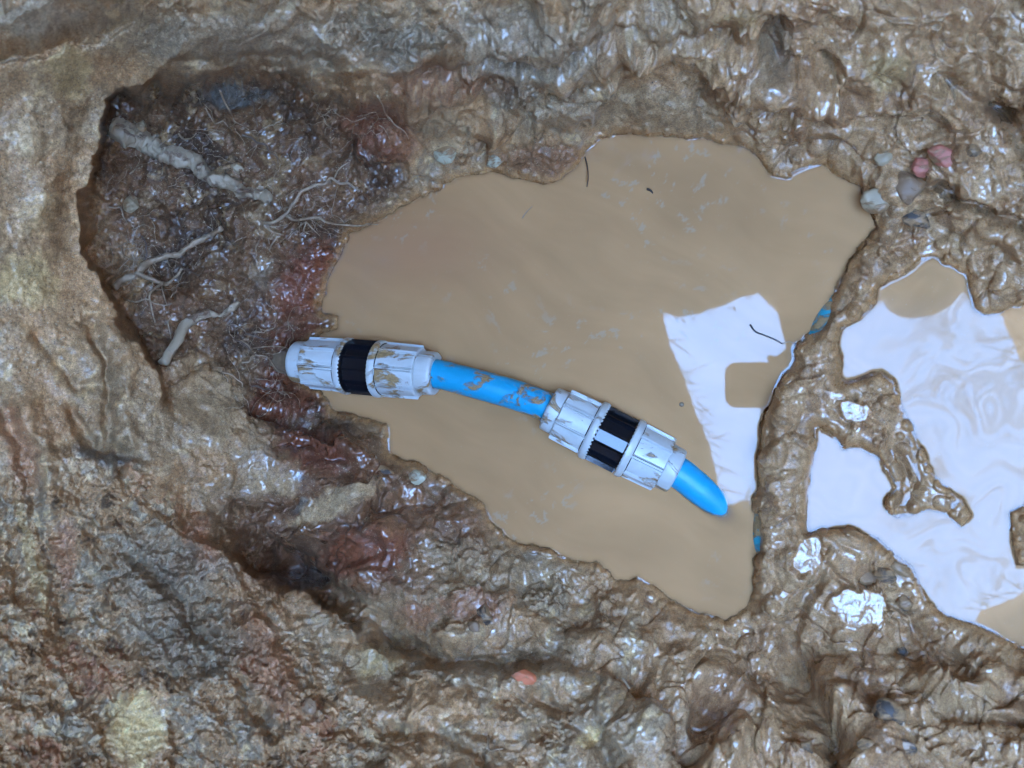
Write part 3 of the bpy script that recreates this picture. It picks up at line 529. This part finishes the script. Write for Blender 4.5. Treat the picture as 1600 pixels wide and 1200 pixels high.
# ------------------------------------------------------------------ earth bank round the pit: its rim frames the sky mirrored in the water
LIP = [(1400, 1120), (1300, 1060), (1236, 960), (1190, 815), (1172, 780), (1150, 790), (1130, 792), (1121, 745), (1109, 700), (1098, 668), (1085, 640), (1076, 610), (1070, 590), (1058, 565), (1047, 540), (1041, 515), (1037, 488), (1058, 496), (1085, 492), (1120, 480), (1160, 466), (1190, 455), (1218, 492), (1262, 518), (1300, 508), (1345, 480), (1380, 465), (1440, 455), (1510, 462), (1560, 480), (1575, 520), (1590, 560), (1640, 620), (1670, 740), (1660, 860), (1600, 925), (1530, 955), (1470, 1060)]
ZL = 1.15
def mirror(px, py, z):
    q = at(float(px), float(py), 0.0) * ((z + H) / H); return np.array([q[0], q[1], z])
lp = np.array([mirror(a, b, ZL) for a, b in LIP + LIP[:1]])
seg = np.r_[0, np.cumsum(np.linalg.norm(np.diff(lp, axis=0), axis=1))]
NL = 480
ss = np.linspace(0, seg[-1], NL, endpoint=False); lipc = np.stack([np.interp(ss, seg, lp[:, k]) for k in range(3)], -1)
jit = fbm(ss * 1000, ss * 0, 40, 4, 401)
c0 = mirror(1310, 690, ZL); od = lipc - c0; od /= np.linalg.norm(od, axis=1, keepdims=True)
lipc = lipc + od * (.004 * jit)[:, None]
foot = np.array([-.11, 0, 0]) + od * np.array([.62, .62, 0])
rings = []
for f, z in ((1, -.03), (.8, .30), (.62, .46), (.6, .62), (.5, .78), (.36, .92), (.2, 1.03), (.06, 1.11), (.01, 1.135), (0, 1.15), (-.02, 1.18), (-.06, 1.21), (-.3, 1.23), (-.9, 1.24), (-4, 1.25), (-20, 1.25)):
    p = lipc * (1 - f) + foot * f if f >= 0 else lipc - od * f
    p = p.copy(); p[:, 2] = z
    p += od * (.02 * fbm(ss * 1000 + z * 900, ss * 0 + z * 700, 120, 4, 411) * min(1, abs(f) * 3) * (z > 0))[:, None]
    rings.append(p)
RV = np.stack(rings); TURF = simple("earth_bank", (.19, .115, .06), .9, .35, 30., .6, .01)
bank = mesh_np("bank", RV.reshape(-1, 3), grid_faces(len(rings), NL, True), TURF)
tag(bank, "undercut earth bank standing round the pit up to the turf", "bank", kind="structure")
rnd = random.Random(5); gv = []; gf = []
for k in range(260):
    i = rnd.randrange(0, NL); b0 = lipc[i] + np.array([rnd.uniform(-.01, .01), rnd.uniform(-.01, .01), rnd.uniform(0, .03)])
    L_ = rnd.uniform(.02, .075); d = -od[i] * rnd.uniform(.2, 1) + np.array([rnd.uniform(-.6, .6), rnd.uniform(-.6, .6), rnd.uniform(-.5, .7)]); d /= np.linalg.norm(d)
    if lipc[i][1] > .1: L_ *= .3
    sd_ = np.cross(d, [0, 0, 1]); sd_ /= np.linalg.norm(sd_) + 1e-9; wv = rnd.uniform(.0006, .0014); n0 = len(gv)
    for s_, ww in ((0, 1), (.4, .9), (.75, .6), (1, .1)):
        c = b0 + d * L_ * s_ + np.array([0, 0, -.3 * L_ * s_ * s_]); gv += [c - sd_ * wv * ww, c + sd_ * wv * ww]
    for q in range(3): gf.append((n0 + 2 * q, n0 + 2 * q + 1, n0 + 2 * q + 3, n0 + 2 * q + 2))
gr = mesh_np("grass", np.array(gv), np.array(gf), simple("grass_blade", (.07, .11, .03), .5)); tag(gr, "short grass fringe along the lip of the bank", "grass", kind="stuff")

# ------------------------------------------------------------------ pipe fittings
WHITE = muddy_plastic("white_plastic_muddy", (.50, .53, .53), .30, .462)
WHITEC = muddy_plastic("white_plastic_clean", (.52, .55, .55), .30, .44)
BLACK = muddy_plastic("black_plastic", (.006, .007, .010), .09, .30, mudcol=(.14, .09, .05))
BLUE = muddy_plastic("blue_pipe_muddy", (.003, .32, .56), .40, .47, 75.)
BLUEC = muddy_plastic("blue_pipe_clean", (.003, .32, .58), .42, .30, 75.)
COATED = simple("mud_coated_pipe", (.15, .10, .06), .3, .4, 120., .5, .002, .6)
def revolve(prof, nphi, rfun=None):
    """prof: list of (x, r); closed round x. rfun(x, phi, r, idx) gives the radius."""
    ph = np.linspace(0, 2 * np.pi, nphi, endpoint=False)
    xs = np.array([p[0] for p in prof]); rs = np.array([p[1] for p in prof])
    X = np.repeat(xs[:, None], nphi, 1); R = np.repeat(rs[:, None], nphi, 1); Ph = np.repeat(ph[None], len(xs), 0)
    if rfun: X, R = rfun(X, R, Ph)
    V = np.stack([X, R * np.cos(Ph), R * np.sin(Ph)], -1).reshape(-1, 3)
    return V, grid_faces(len(xs), nphi, True)
def sharp(o, ang=32):
    me = o.data; bm = bmesh.new(); bm.from_mesh(me)
    for e in bm.edges:
        if len(e.link_faces) == 2 and e.calc_face_angle(0) > math.radians(ang): e.smooth = False
    bm.to_mesh(me); bm.free(); return o
MM = .001
def coupling(name, label, pa, za, pb, zb, roll, mats):
    A = atv(pa[0], pa[1], za); B = atv(pb[0], pb[1], zb); L = (B - A).length; ax = (B - A).normalized()
    t = empty(name, (A + B) / 2)
    q = ax.to_track_quat('X', 'Z'); t.rotation_mode = 'QUATERNION'; t.rotation_quaternion = q
    tag(t, label, "pipe coupling", "push-fit couplings on the blue pipe")
    hl = L / 2
    # black body with rims, ribs and flat panels between them
    hb = .0225; r0 = .0236
    prof = [(-hb, r0 * .6), (-hb, r0 + .0018), (-hb + .0015, r0 + .0026), (-hb + .0075, r0 + .0026), (-hb + .0085, r0 + .0018), (-hb + .0088, r0)]
    prof += [(x, r0) for x in np.linspace(-hb + .010, hb - .010, 14)]
    prof += [(hb - .0088, r0), (hb - .0085, r0 + .0018), (hb - .0075, r0 + .0026), (hb - .0015, r0 + .0026), (hb, r0 + .0018), (hb, r0 * .6)]
    def rf(X, R, Ph):
        k = 12; a = ((Ph + roll) * k / (2 * np.pi)) % 1.0 - .5
        rib = (np.abs(a) < .06) * .0030
        flat = np.where(np.abs(a) >= .06, -.0012 * (1 - (np.abs(a) - .06) / .44 * 0), 0)
        inner = (np.abs(X) < hb - .0087)
        facet = r0 * np.cos(np.pi / k) / np.cos((np.abs(a) - .5) * 2 * np.pi / k) - r0 * np.cos(np.pi / k)
        return X, np.where(inner, R + rib + flat + facet, R)
    V, F = revolve(prof, 240, rf); b = sharp(mesh_np("body", V, F, BLACK, t), 28)
    # white nuts at both ends
    for sgn, mat in ((-1, mats[0]), (1, mats[1])):
        x0 = .0150; xe = hl                                     # flange edge .. nose end
        xn = x0 + (xe - x0) * .74                               # end of the ribbed grip
        rfl, rg, rn = .0281, .0246, .0203
        pr = [(x0 + .001, .0245), (x0, rfl - .001), (x0 + .0008, rfl), (x0 + .0045, rfl), (x0 + .0058, rfl - .0008), (x0 + .0068, rg + .0012)]
        pr += [(x, rg - .0009 * (x - x0) / (xn - x0)) for x in np.linspace(x0 + .0078, xn - .0008, 16)] + [(xn, rg - .0016), (xn + .0002, rn * .9), (xn + .003, rn * .9)]
        def rn_(X, R, Ph):
            k = 8; a = ((Ph + roll * 1.7 + (0.2 if sgn > 0 else 0)) * k / (2 * np.pi)) % 1.0 - .5
            d = np.abs(a)
            rib = np.where(d < .045, .0025, 0) + np.where((d > .075) & (d < .105), .0011, 0)
            grip = (X > x0 + .0070) & (X < xn + .0001)
            R2 = np.where(grip, R + rib, R)
            tooth = (np.sin(Ph * 44) > 0) * .0011 * (np.abs(X - x0) < .0003) * (1 if sgn < 0 else .3)
            return X - tooth, R2
        V, F = revolve(pr, 320, rn_); V[:, 0] *= sgn
        if sgn < 0: F = F[:, ::-1]
        nut = sharp(mesh_np("nut", V, F, mat, t))
        pr = [(xn - .001, rn * .95), (xn + .0004, rn + .0006), (xn + .001, rn + .0008), (xe - .004, rn + .0006), (xe - .0014, rn + .0003), (xe - .0004, rn - .0006), (xe, rn - .0022), (xe - .0004, .0142), (xe - .010, .0136)]
        V, F = revolve(pr, 96); V[:, 0] *= sgn
        if sgn < 0: F = F[:, ::-1]
        sharp(mesh_np("collar", V, F, mat, nut), 40)
    return t, A, B
couL, A1, B1 = coupling("pipe_coupling", "white and black pipe coupling at the muddy bank, serrated ring beside its black middle", (462, 565), .020, (682, 584), .016, .15, (WHITEC, WHITE))
couR, A2, B2 = coupling("pipe_coupling", "white and black pipe coupling lying deeper in the pool, ribbed black middle with shiny panels", (857, 637), .015, (1058, 737), .0, .07, (WHITE, WHITE))
def tube(pts, rad, nseg=24, sub=10, caps=True):
    """smooth tube through points (Catmull-Rom)"""
    p = [np.array(q, float) for q in pts]; p = [2 * p[0] - p[1]] + p + [2 * p[-1] - p[-2]]; C_ = []; RR = []
    rad = list(rad) if hasattr(rad, "__len__") else [rad] * (len(p) - 2)
    for i in range(1, len(p) - 2):
        for k in range(sub):
            u = k / sub; C_.append(.5 * ((2 * p[i]) + (-p[i - 1] + p[i + 1]) * u + (2 * p[i - 1] - 5 * p[i] + 4 * p[i + 1] - p[i + 2]) * u * u + (-p[i - 1] + 3 * p[i] - 3 * p[i + 1] + p[i + 2]) * u ** 3))
            RR.append(rad[i - 1] * (1 - u) + rad[i] * u)
    C_.append(p[-2]); RR.append(rad[-1]); C_ = np.array(C_); RR = np.array(RR)
    T = np.gradient(C_, axis=0); T /= np.linalg.norm(T, axis=1, keepdims=True) + 1e-12
    n = np.cross(T[0], [0, 0, 1]); n = n / (np.linalg.norm(n) + 1e-9); ph = np.linspace(0, 2 * np.pi, nseg, endpoint=False); V = []
    for c, t_, r in zip(C_, T, RR):
        n = n - t_ * np.dot(n, t_); n /= np.linalg.norm(n) + 1e-12; bb = np.cross(t_, n)
        V.append(c + r * (np.cos(ph)[:, None] * n + np.sin(ph)[:, None] * bb))
    V = np.array(V); m = len(V)
    if caps:
        V = np.concatenate([np.repeat(V[:1].mean(1, keepdims=True), nseg, 1), V, np.repeat(V[-1:].mean(1, keepdims=True), nseg, 1)]); m += 2
    return V.reshape(-1, 3), grid_faces(m, nseg, True)[:, ::-1]
def vv(p): return [p.x, p.y, p.z]
PR = .0138
ax1 = (B1 - A1).normalized(); ax2 = (B2 - A2).normalized()
V, F = tube([vv(B1 - ax1 * .03), vv(B1), vv(atv(745, 600, .017)), vv(atv(808, 618, .015)), vv(A2), vv(A2 + ax2 * .03)], PR, 40, 14)
tag(mesh_np("blue_pipe", V, F, BLUE), "bright blue plastic pipe bridging the two couplings, smeared with mud", "pipe")
V, F = tube([vv(B2 - ax2 * .03), vv(B2), vv(atv(1085, 757, -.0035)), vv(atv(1112, 778, -.009)), vv(atv(1150, 815, -.021)), vv(atv(1190, 860, -.04))], PR * 1.03, 40, 14)
tag(mesh_np("blue_pipe", V, F, BLUEC), "clean blue pipe end dipping under the water past the deeper coupling", "pipe")
V, F = tube([vv(A1 + ax1 * .03), vv(A1), vv(atv(425, 561, .012)), vv(atv(385, 560, .004)), vv(atv(335, 560, -.012))], [PR * .92, PR * .95, PR * 1.0, PR * 1.08, PR * 1.1], 40, 14)
V = V + (.0012 * np.stack([fbm(V[:, 0] * 1000, V[:, 1] * 1000 + V[:, 2] * 900, 14, 3, 500 + k) for k in range(3)], -1))
tag(mesh_np("muddy_pipe", V, F, COATED), "mud coated pipe entering the bank beside the serrated coupling", "pipe")
V, F = tube([vv(atv(*q)) for q in ((1368, 385, -.022), (1328, 450, -.016), (1293, 506, -.005), (1266, 570, -.013), (1240, 640, -.014), (1219, 710, -.012), (1204, 780, -.007), (1198, 845, -.006), (1206, 930, -.03), (1212, 1000, -.055))], .0125, 32, 12)
tag(mesh_np("buried_pipe", V, F, muddy_plastic("blue_pipe_buried", (.01, .30, .42), .4, .53, 70.)), "mud covered blue pipe along the ridge between pool and puddle, showing only as blue streaks", "pipe")

# ------------------------------------------------------------------ roots
ROOT = simple("root_pale", (.29, .20, .125), .55, .35, 160., .6, .0012); ROOTB = muddy_plastic("root_bark", (.37, .275, .18), .55, .45, 60., (.17, .10, .06), .0012); ROOTD = simple("root_dark", (.11, .07, .05), .5, .3)
def root_tube(name, pts, r0, r1, lift=.002, nseg=8, parent=None, mat=ROOT, seed=0, wob=1.0, arch=0.0):
    rr = random.Random(seed); P3 = []
    n = len(pts)
    for i, q in enumerate(pts):
        a = i / max(1, n - 1)
        v = on(q[0], q[1], (q[2] if len(q) > 2 else lift) + arch * math.sin(math.pi * a))
        P3.append([v.x + rr.uniform(-1, 1) * .0008 * wob, v.y + rr.uniform(-1, 1) * .0008 * wob, v.z + rr.uniform(0, 1) * .0008 * wob])
    rad = [(r0 + (r1 - r0) * (i / max(1, n - 1))) * (rr.uniform(.85, 1.15) if r0 < .008 else rr.uniform(.82, 1.16)) for i in range(n)]
    V, F = tube(P3, rad, nseg, 6 if r0 < .008 else 14)
    if r0 > .002:
        k = (.35 if r0 < .008 else .26) * r0
        V = V + k * np.stack([fbm(V[:, 0] * 1000, V[:, 1] * 1000 + V[:, 2] * 800, 9 if r0 < .008 else 20, 4, seed + 40 + j, .75) for j in range(3)], -1)
    return mesh_np(name, V, F, mat, parent)
def subd(pts, n, amp, seed):
    rr = random.Random(seed); o = []
    for i in range(len(pts) - 1):
        for k in range(n):
            u = k / n; o.append((pts[i][0] * (1 - u) + pts[i + 1][0] * u + rr.uniform(-amp, amp), pts[i][1] * (1 - u) + pts[i + 1][1] * u + rr.uniform(-amp, amp)))
    o.append(pts[-1]); return o
r = root_tube("root", subd([(176, 196), (215, 215), (262, 240), (300, 252), (340, 280), (380, 300), (425, 306)], 2, 2, 1), .0112, .0042, .0058, 28, None, ROOTB, 3)
tag(r, "thickest clay caked root across the top of the hollow", "root")
r = root_tube("root", subd([(178, 448), (215, 430), (238, 408), (280, 398), (310, 375), (350, 356)], 2, 2, 2), .0032, .0022, .008, 10, None, ROOT, 4)
tag(r, "straight pale root slanting across the middle of the hollow", "root")
root_tube("branch", [(215, 430), (240, 440), (262, 442), (285, 420)], .0026, .001, .008, 8, r, ROOT, 5)
root_tube("branch", [(255, 443), (240, 462), (240, 485), (244, 505)], .0014, .0005, .009, 6, r, ROOT, 6)
r = root_tube("root", subd([(258, 572), (275, 545), (290, 515), (315, 495), (345, 490), (372, 472)], 2, 2, 7), .0046, .0024, .009, 12, None, ROOTB, 7)
tag(r, "crooked grey root rising from the left wall foot to the red soil", "root")
r = root_tube("root", subd([(417, 341), (440, 335), (455, 315), (470, 295), (500, 285), (520, 278), (545, 285), (560, 297)], 2, 2.5, 8), .0018, .0011, .006, 7, None, ROOT, 8, arch=.006)
tag(r, "wavy thin pale root arched over mud just left of the pool", "root")
root_tube("branch", [(521, 278), (528, 267), (540, 260)], .0009, .0004, .008, 6, r)
root_tube("branch", [(417, 341), (425, 355), (445, 364)], .0016, .0007, .005, 6, r)
r = root_tube("root", subd([(447, 330), (470, 340), (500, 335), (525, 345), (560, 350), (575, 343), (592, 349)], 2, 2, 9), .0016, .0006, .006, 7, None, ROOT, 9)
tag(r, "thin tangled root reaching out to the pool edge", "root")
for k, pts in enumerate([[(480, 345), (476, 358), (484, 366)], [(482, 346), (490, 356), (497, 366)], [(478, 343), (468, 352), (470, 362)]]): root_tube("branch", pts, .0009, .0004, .007, 6, r, ROOT, 20 + k)
fine = [([(345, 135), (362, 160), (372, 185), (395, 200)], "fine root hanging from the top lip of the hollow"), ([(395, 145), (402, 165), (405, 198)], "short fine root hanging beside the dark slate patch"),
        ([(385, 208), (410, 218), (428, 235), (436, 255)], "hair thin root curving over glossy brown mud"), ([(322, 165), (345, 180), (365, 195)], "faint fine root under the top lip"),
        ([(590, 150), (605, 170), (622, 185), (640, 205)], "thin straight root lying on red clay above the pool"), ([(435, 365), (428, 380), (426, 395)], "tiny pale rootlet pointing down the slope"),
        ([(412, 372), (405, 385), (402, 398)], "tiny pale rootlet beside a near twin"), ([(368, 532), (385, 542), (400, 545), (440, 541), (458, 545)], "long hair root just above the muddy pipe"),
        ([(375, 570), (395, 558), (412, 560), (428, 575), (433, 588)], "looped hair root crossing the muddy pipe"), ([(362, 528), (375, 535), (392, 548)], "dark root strand above the muddy pipe"),
        ([(380, 524), (405, 530), (430, 528)], "dark root strand over red soil"), ([(400, 520), (412, 515), (428, 512)], "short curled strand in the red soil"),
        ([(345, 590), (360, 600), (372, 612)], "short rootlet in red soil under the muddy pipe"), ([(390, 606), (410, 612), (425, 616)], "rootlet lying flat on the dark red soil"),
        ([(190, 465), (215, 472), (245, 478), (270, 478)], "thin root level along the foot of the hollow"), ([(255, 440), (258, 460), (262, 475)], "thin root stub beside the forked pale root"),
        ([(170, 322), (190, 330), (200, 350)], "pale bent root end by the left wall"), ([(278, 205), (300, 212), (312, 203)], "small side rootlet above the thickest root"), ([(238, 240), (250, 225), (262, 218)], "small rootlet curling up behind the thickest root"),
        ([(285, 420), (300, 425), (312, 432), (320, 430)], "short rootlet by a dark hole in the hollow"), ([(225, 370), (232, 390), (228, 410)], "brown rootlet hanging at the left of the hollow"),
        ([(270, 495), (262, 510), (268, 530)], "rootlet beside the crooked grey root"), ([(533, 972), (548, 970), (560, 978)], "pale rootlet at the lower crevice"), ([(762, 1150), (768, 1172), (785, 1168)], "bent pale rootlet on the lower bank"), ([(980, 1082), (972, 1070), (990, 1058)], "thin fibre standing on the lower mud")]
for k, (pts, lab) in enumerate(fine):
    dk = "dark" in lab or "brown" in lab
    r = root_tube("rootlet", subd(pts, 2, 2.2, 60 + k), .00085 if not dk else .0011, .0004, .006, 6, None, ROOTD if dk else ROOT, 60 + k, 1.6, .002)
    tag(r, lab, "root", "fine roots in the pit banks")

hv = []; hf = []; off = 0; rh_ = random.Random(77)
for k in range(190):
    cx_, cy_, sx_, sy_ = rh_.choice([(300, 330, 110, 90), (400, 190, 120, 60), (230, 440, 60, 70), (420, 540, 70, 40), (480, 330, 70, 50), (190, 330, 30, 80), (420, 600, 60, 30), (560, 170, 70, 40)])
    x = rh_.gauss(cx_, sx_ * .6); y = rh_.gauss(cy_, sy_ * .6); a_ = rh_.uniform(0, 6.28); pts = []
    for q in range(rh_.randrange(5, 11)):
        pts.append((x, y)); a_ += rh_.gauss(0, .45); st = rh_.uniform(4, 9); x += st * math.cos(a_); y += st * math.sin(a_)
    if any(samp(SD_POOL, np.array(q[0]), np.array(q[1])) < 4 or samp(SD_NEAR, np.array(q[0]), np.array(q[1])) < 14 for q in pts): continue
    P3 = [vv(on(q[0], q[1], .003 + .004 * rh_.random())) for q in pts]; r0 = rh_.uniform(.00022, .0005)
    V, F = tube(P3, np.linspace(r0, r0 * .4, len(P3)), 5, 3); hv.append(V); hf.append(F + off); off += len(V)
tag(mesh_np("root_hairs", np.concatenate(hv), np.concatenate(hf), simple("root_hair", (.30, .21, .135), .5, .5, 300.)), "tangle of hair fine roots in the hollow soil", "roots", kind="stuff")

# ------------------------------------------------------------------ stones and scraps
def stone(name, label, px, py, rx, ry, ang, mat, lift=.3, seed=0, rough=.22, cat="stone", group=None, z=None):
    bm = bmesh.new(); bmesh.ops.create_icosphere(bm, subdivisions=4, radius=1); V = np.array([v.co[:] for v in bm.verts]); Fc = np.array([[v.index for v in f.verts] for f in bm.faces]); bm.free()
    rr = random.Random(seed); dirs = [Vector((rr.gauss(0, 1), rr.gauss(0, 1), rr.gauss(0, 1))).normalized() for _ in range(9)]
    for d in dirs:                                        # chop facets
        d = np.array(d); k = V @ d; lim = rr.uniform(.62, .9); V = V - np.maximum(0, k - lim)[:, None] * d * .85
    V = V * (1 + rough * .5 * fbm(V[:, 0] * 10 + seed, V[:, 1] * 10 + V[:, 2] * 7, 9, 4, seed))[:, None]
    s = .6 * MM; rz = .7 * min(rx, ry); V = V * np.array([rx, ry, rz]) * s
    a = math.radians(-ang); R = np.array([[math.cos(a), -math.sin(a), 0], [math.sin(a), math.cos(a), 0], [0, 0, 1]]); V = V @ R.T
    p = on(px, py, rz * s * lift) if z is None else atv(px, py, z)
    o = mesh_np(name, V, Fc, mat); o.location = p
    return tag(o, label, cat, group)
PINK = muddy_plastic("stone_pink", (.46, .15, .10), .55, .47, 70., (.26, .15, .07), .0006); TANS = muddy_plastic("stone_tan", (.34, .25, .15), .55, .50, 70., (.26, .15, .07), .0006); BLK = muddy_plastic("stone_black", (.05, .038, .03), .6, .56, 70., (.26, .15, .07), .0006)
PAL = muddy_plastic("stone_pale", (.44, .40, .28), .55, .50, 70., (.26, .15, .07), .0006); ORG = muddy_plastic("brick_orange", (.50, .14, .06), .5, .40, 70., (.26, .15, .07), .0006); BRW = muddy_plastic("stone_brown", (.22, .13, .07), .55, .50, 70., (.26, .15, .07), .0006); CREAM = muddy_plastic("stone_cream", (.36, .26, .15), .5, .47, 50., (.26, .15, .07), .0006)
for a in [("pebble", "salmon pink stone with a white smear, upper of the pink pair", 1474, 242, 21, 13, 25, PINK, .05, 1), ("pebble", "rounder pink stone below the salmon one", 1440, 262, 14, 14, 0, PINK, .1, 2),
          ("pebble", "small tan pebble left of the pink stones", 1379, 246, 13, 10, -20, TANS, .4, 3), ("pebble", "smooth mud brown cobble below the pink stones", 1418, 292, 21, 23, 10, BRW, -.15, 4), ("pebble", "yellowish crumbly stone at the pool's upper corner", 1375, 308, 20, 19, 0, TANS, .3, 5),
          ("pebble", "dark purple grey stone beside the pool's upper corner", 1432, 343, 20, 14, 30, BLK, .2, 6), ("pebble", "small black pebble right of the pink stones", 1518, 232, 9, 9, 0, BLK, .4, 7),
          ("brick_fragment", "orange red brick chip below the long crevice", 818, 1058, 18, 10, 8, ORG, .0, 8), ("pebble", "dark grey stone set in the lower bank", 754, 962, 15, 17, 0, BLK, .2, 9), ("pebble", "round brown pebble under the dark grey stone", 743, 983, 10, 8, 0, BRW, .5, 10),
          ("pebble", "black stone standing in wet mud by the puddle", 1388, 900, 15, 12, 10, BLK, .3, 11), ("pebble", "flat black stone at the puddle's lower shore", 1411, 889, 15, 9, 25, BLK, .35, 12), ("pebble", "knobbly dark stone just below the flat black one", 1420, 938, 11, 12, 0, BLK, .35, 13), ("pebble", "grey brown stone with a muddy cap near the puddle", 1355, 905, 14, 10, 20, BRW, .3, 14),
          ("pebble", "dark pitted stone in the lower right mud", 1385, 1122, 20, 18, 0, BLK, .2, 15), ("pebble", "small black pebble beneath the pitted stone", 1352, 1170, 10, 8, 0, BLK, .3, 16), ("pebble", "black pebble left of the lower ditch", 1264, 1178, 8, 10, 0, BLK, .3, 17), ("pebble", "speckled dark pebble near the bottom right corner", 1412, 1172, 12, 10, 0, BLK, .3, 18), ("pebble", "round dark pebble in a muddy socket", 1416, 1010, 7, 8, 0, BLK, .4, 19),
          ("pebble", "pale squarish stone bedded in the clay above the pool", 698, 228, 24, 17, -8, PAL, .25, 20), ("pebble", "pale rounded stone at the pool's top shore", 774, 248, 16, 13, -20, PAL, .3, 21),
          ("pebble", "glossy amber pebble in the lower left mud", 482, 1106, 10, 11, 0, BRW, .5, 24), ("pebble", "crumbly pinkish lump in the hollow below the thick root", 205, 321, 14, 15, 0, TANS, .3, 25),
          ("pebble", "small knobbly tan lump stuck by glossy hollow mud", 370, 262, 12, 9, 20, TANS, .4, 26), ("pebble", "round clay ball sitting on the thick root", 220, 198, 10, 11, 0, TANS, 1.6, 27), ("pebble", "slate grey stone beside the stepped shore", 602, 737, 18, 10, 20, BLK, .2, 28), ("pebble", "grey stone lodged at the shore under the slate one", 650, 745, 17, 13, 10, PAL, .1, 29)]:
    stone(a[0], a[1], a[2], a[3], a[4], a[5], a[6], a[7], a[8], a[9])
TW = simple("dark_twig", (.03, .018, .012), .4, .3)
def floater(name, label, pts, r0, r1, mat, z=.0006, cat="twig"):
    V, F = tube([vv(atv(a, b, z)) for a, b in pts], np.linspace(r0, r1, len(pts)), 6, 6); return tag(mesh_np(name, V, F, mat), label, cat)
floater("twig", "crooked dark twig floating in the sky reflection", [(1172, 507), (1180, 518), (1195, 524), (1212, 531), (1222, 537)], .0008, .0005, TW)
floater("straw", "pale straw floating alone on the upper pool", [(816, 341), (822, 332), (832, 322)], .0006, .0003, ROOT, cat="straw")
floater("twig", "tiny black scrap floating near the pool's top", [(1011, 295), (1017, 298), (1020, 302)], .0012, .0006, TW)
floater("twig", "dark rootlet dangling into the pool below the top bank", [(914, 245), (918, 262), (919, 278), (917, 292)], .0007, .0004, TW, .004)
floater("straw", "pale fibre joining the dark twig to the ridge", [(1222, 537), (1235, 534), (1248, 541)], .0005, .0003, ROOT, cat="straw")
bmm = bmesh.new(); bmesh.ops.create_uvsphere(bmm, u_segments=20, v_segments=12, radius=.0022)
me = bpy.data.meshes.new("bubble"); bmm.to_mesh(me); bmm.free(); me.polygons.foreach_set("use_smooth", [True] * len(me.polygons))
bo = bpy.data.objects.new("bubble", me); COL.objects.link(bo); bo.location = atv(1065, 632, 0); me.materials.append(simple("bubble_film", (.2, .15, .1), .03, .1)); tag(bo, "single bubble on the water between coupling and sky reflection", "bubble")

# ------------------------------------------------------------------ photographer with phone, mirrored in the water
def mv(px, py, z): return Vector(mirror(px, py, z).tolist())
def rbox(name, c, sx, sy, sz, rad, mat, parent=None):
    bm = bmesh.new(); bmesh.ops.create_cube(bm, size=1)
    for v in bm.verts: v.co = Vector((v.co.x * sx, v.co.y * sy, v.co.z * sz))
    ed = [e for e in bm.edges if abs(e.verts[0].co.z - e.verts[1].co.z) > sz * .5]
    bmesh.ops.bevel(bm, geom=ed, offset=rad, segments=8, profile=.5, affect='EDGES'); me = bpy.data.meshes.new(name); bm.to_mesh(me); bm.free()
    o = bpy.data.objects.new(name, me); COL.objects.link(o); o.location = c; me.materials.append(mat)
    if parent: o.parent = parent
    return o
DKP = simple("phone_black", (.02, .02, .022), .3, .1)
ph = rbox("phone", (.038, -.002, H + .016), .146, .080, .008, .020, DKP); tag(ph, "dark phone held flat above the water, mirrored as a rounded square", "phone")
JACK = simple("dark_jacket", (.03, .032, .04), .8, .3, 60., .5, .004); SKIN = simple("skin", (.42, .25, .18), .5, .1)
bmx = bmesh.new(); skl = bmx.verts.layers.skin.verify()
def J(p, r):
    v = bmx.verts.new(p); v[skl].radius = (r, r); v.index = len(bmx.verts) - 1; return v
sh = mv(1330, 300, 1.16); hd = mv(1440, 470, 1.22)
pel = J((.30, .95, 1.45), .17); chest = J((.27, .62, 1.44), .17); sho = J((.25, .46, 1.33), .13); neck = J((.27, .38, 1.26), .06); head = J((hd.x, hd.y + .04, hd.z), .095); crown_ = J((hd.x + .01, hd.y - .03, hd.z - .03), .08)
s1 = J((.12, .42, 1.28), .075); e1 = J((.10, .20, .98), .05); wr = J((.10, .05, .755), .03); hn = J((.08, .02, H + .038), .030)
s2 = J((.42, .48, 1.32), .075); e2 = J((.52, .54, 1.27), .05); k2 = J((.48, .72, 1.27), .035)
kn = J((.20, .80, 1.31), .09); ft = J((.22, 1.2, 1.29), .06); kb = J((.42, .80, 1.31), .09); fb = J((.42, 1.2, 1.29), .06)
for a, b in ((pel, chest), (chest, sho), (sho, neck), (neck, head), (head, crown_), (sho, s1), (s1, e1), (e1, wr), (wr, hn), (sho, s2), (s2, e2), (e2, k2), (pel, kn), (kn, ft), (pel, kb), (kb, fb)): bmx.edges.new((a, b))
pel[skl].use_root = True
for k, (dx, dy) in enumerate(((-.045, .045), (-.035, .04), (-.03, .045), (-.02, .05), (.02, -.05))):
    a = J((.085 + .018 * (k - 2), .04 if k < 4 else -.02, H + .034), .008); b = J((.075 + .018 * (k - 2), .046 if k < 4 else -.046, H + .012), .007); bmx.edges.new((hn, a)); bmx.edges.new((a, b))
mp_ = bpy.data.meshes.new("person"); bmx.to_mesh(mp_); bmx.free()
pe = bpy.data.objects.new("person", mp_); COL.objects.link(pe); pe.modifiers.new("skin", 'SKIN').use_smooth_shade = True; sb = pe.modifiers.new("sub", 'SUBSURF'); sb.levels = sb.render_levels = 2
mp_.materials.append(JACK); tag(pe, "person in a dark jacket kneeling over the pit holding the phone out", "person")
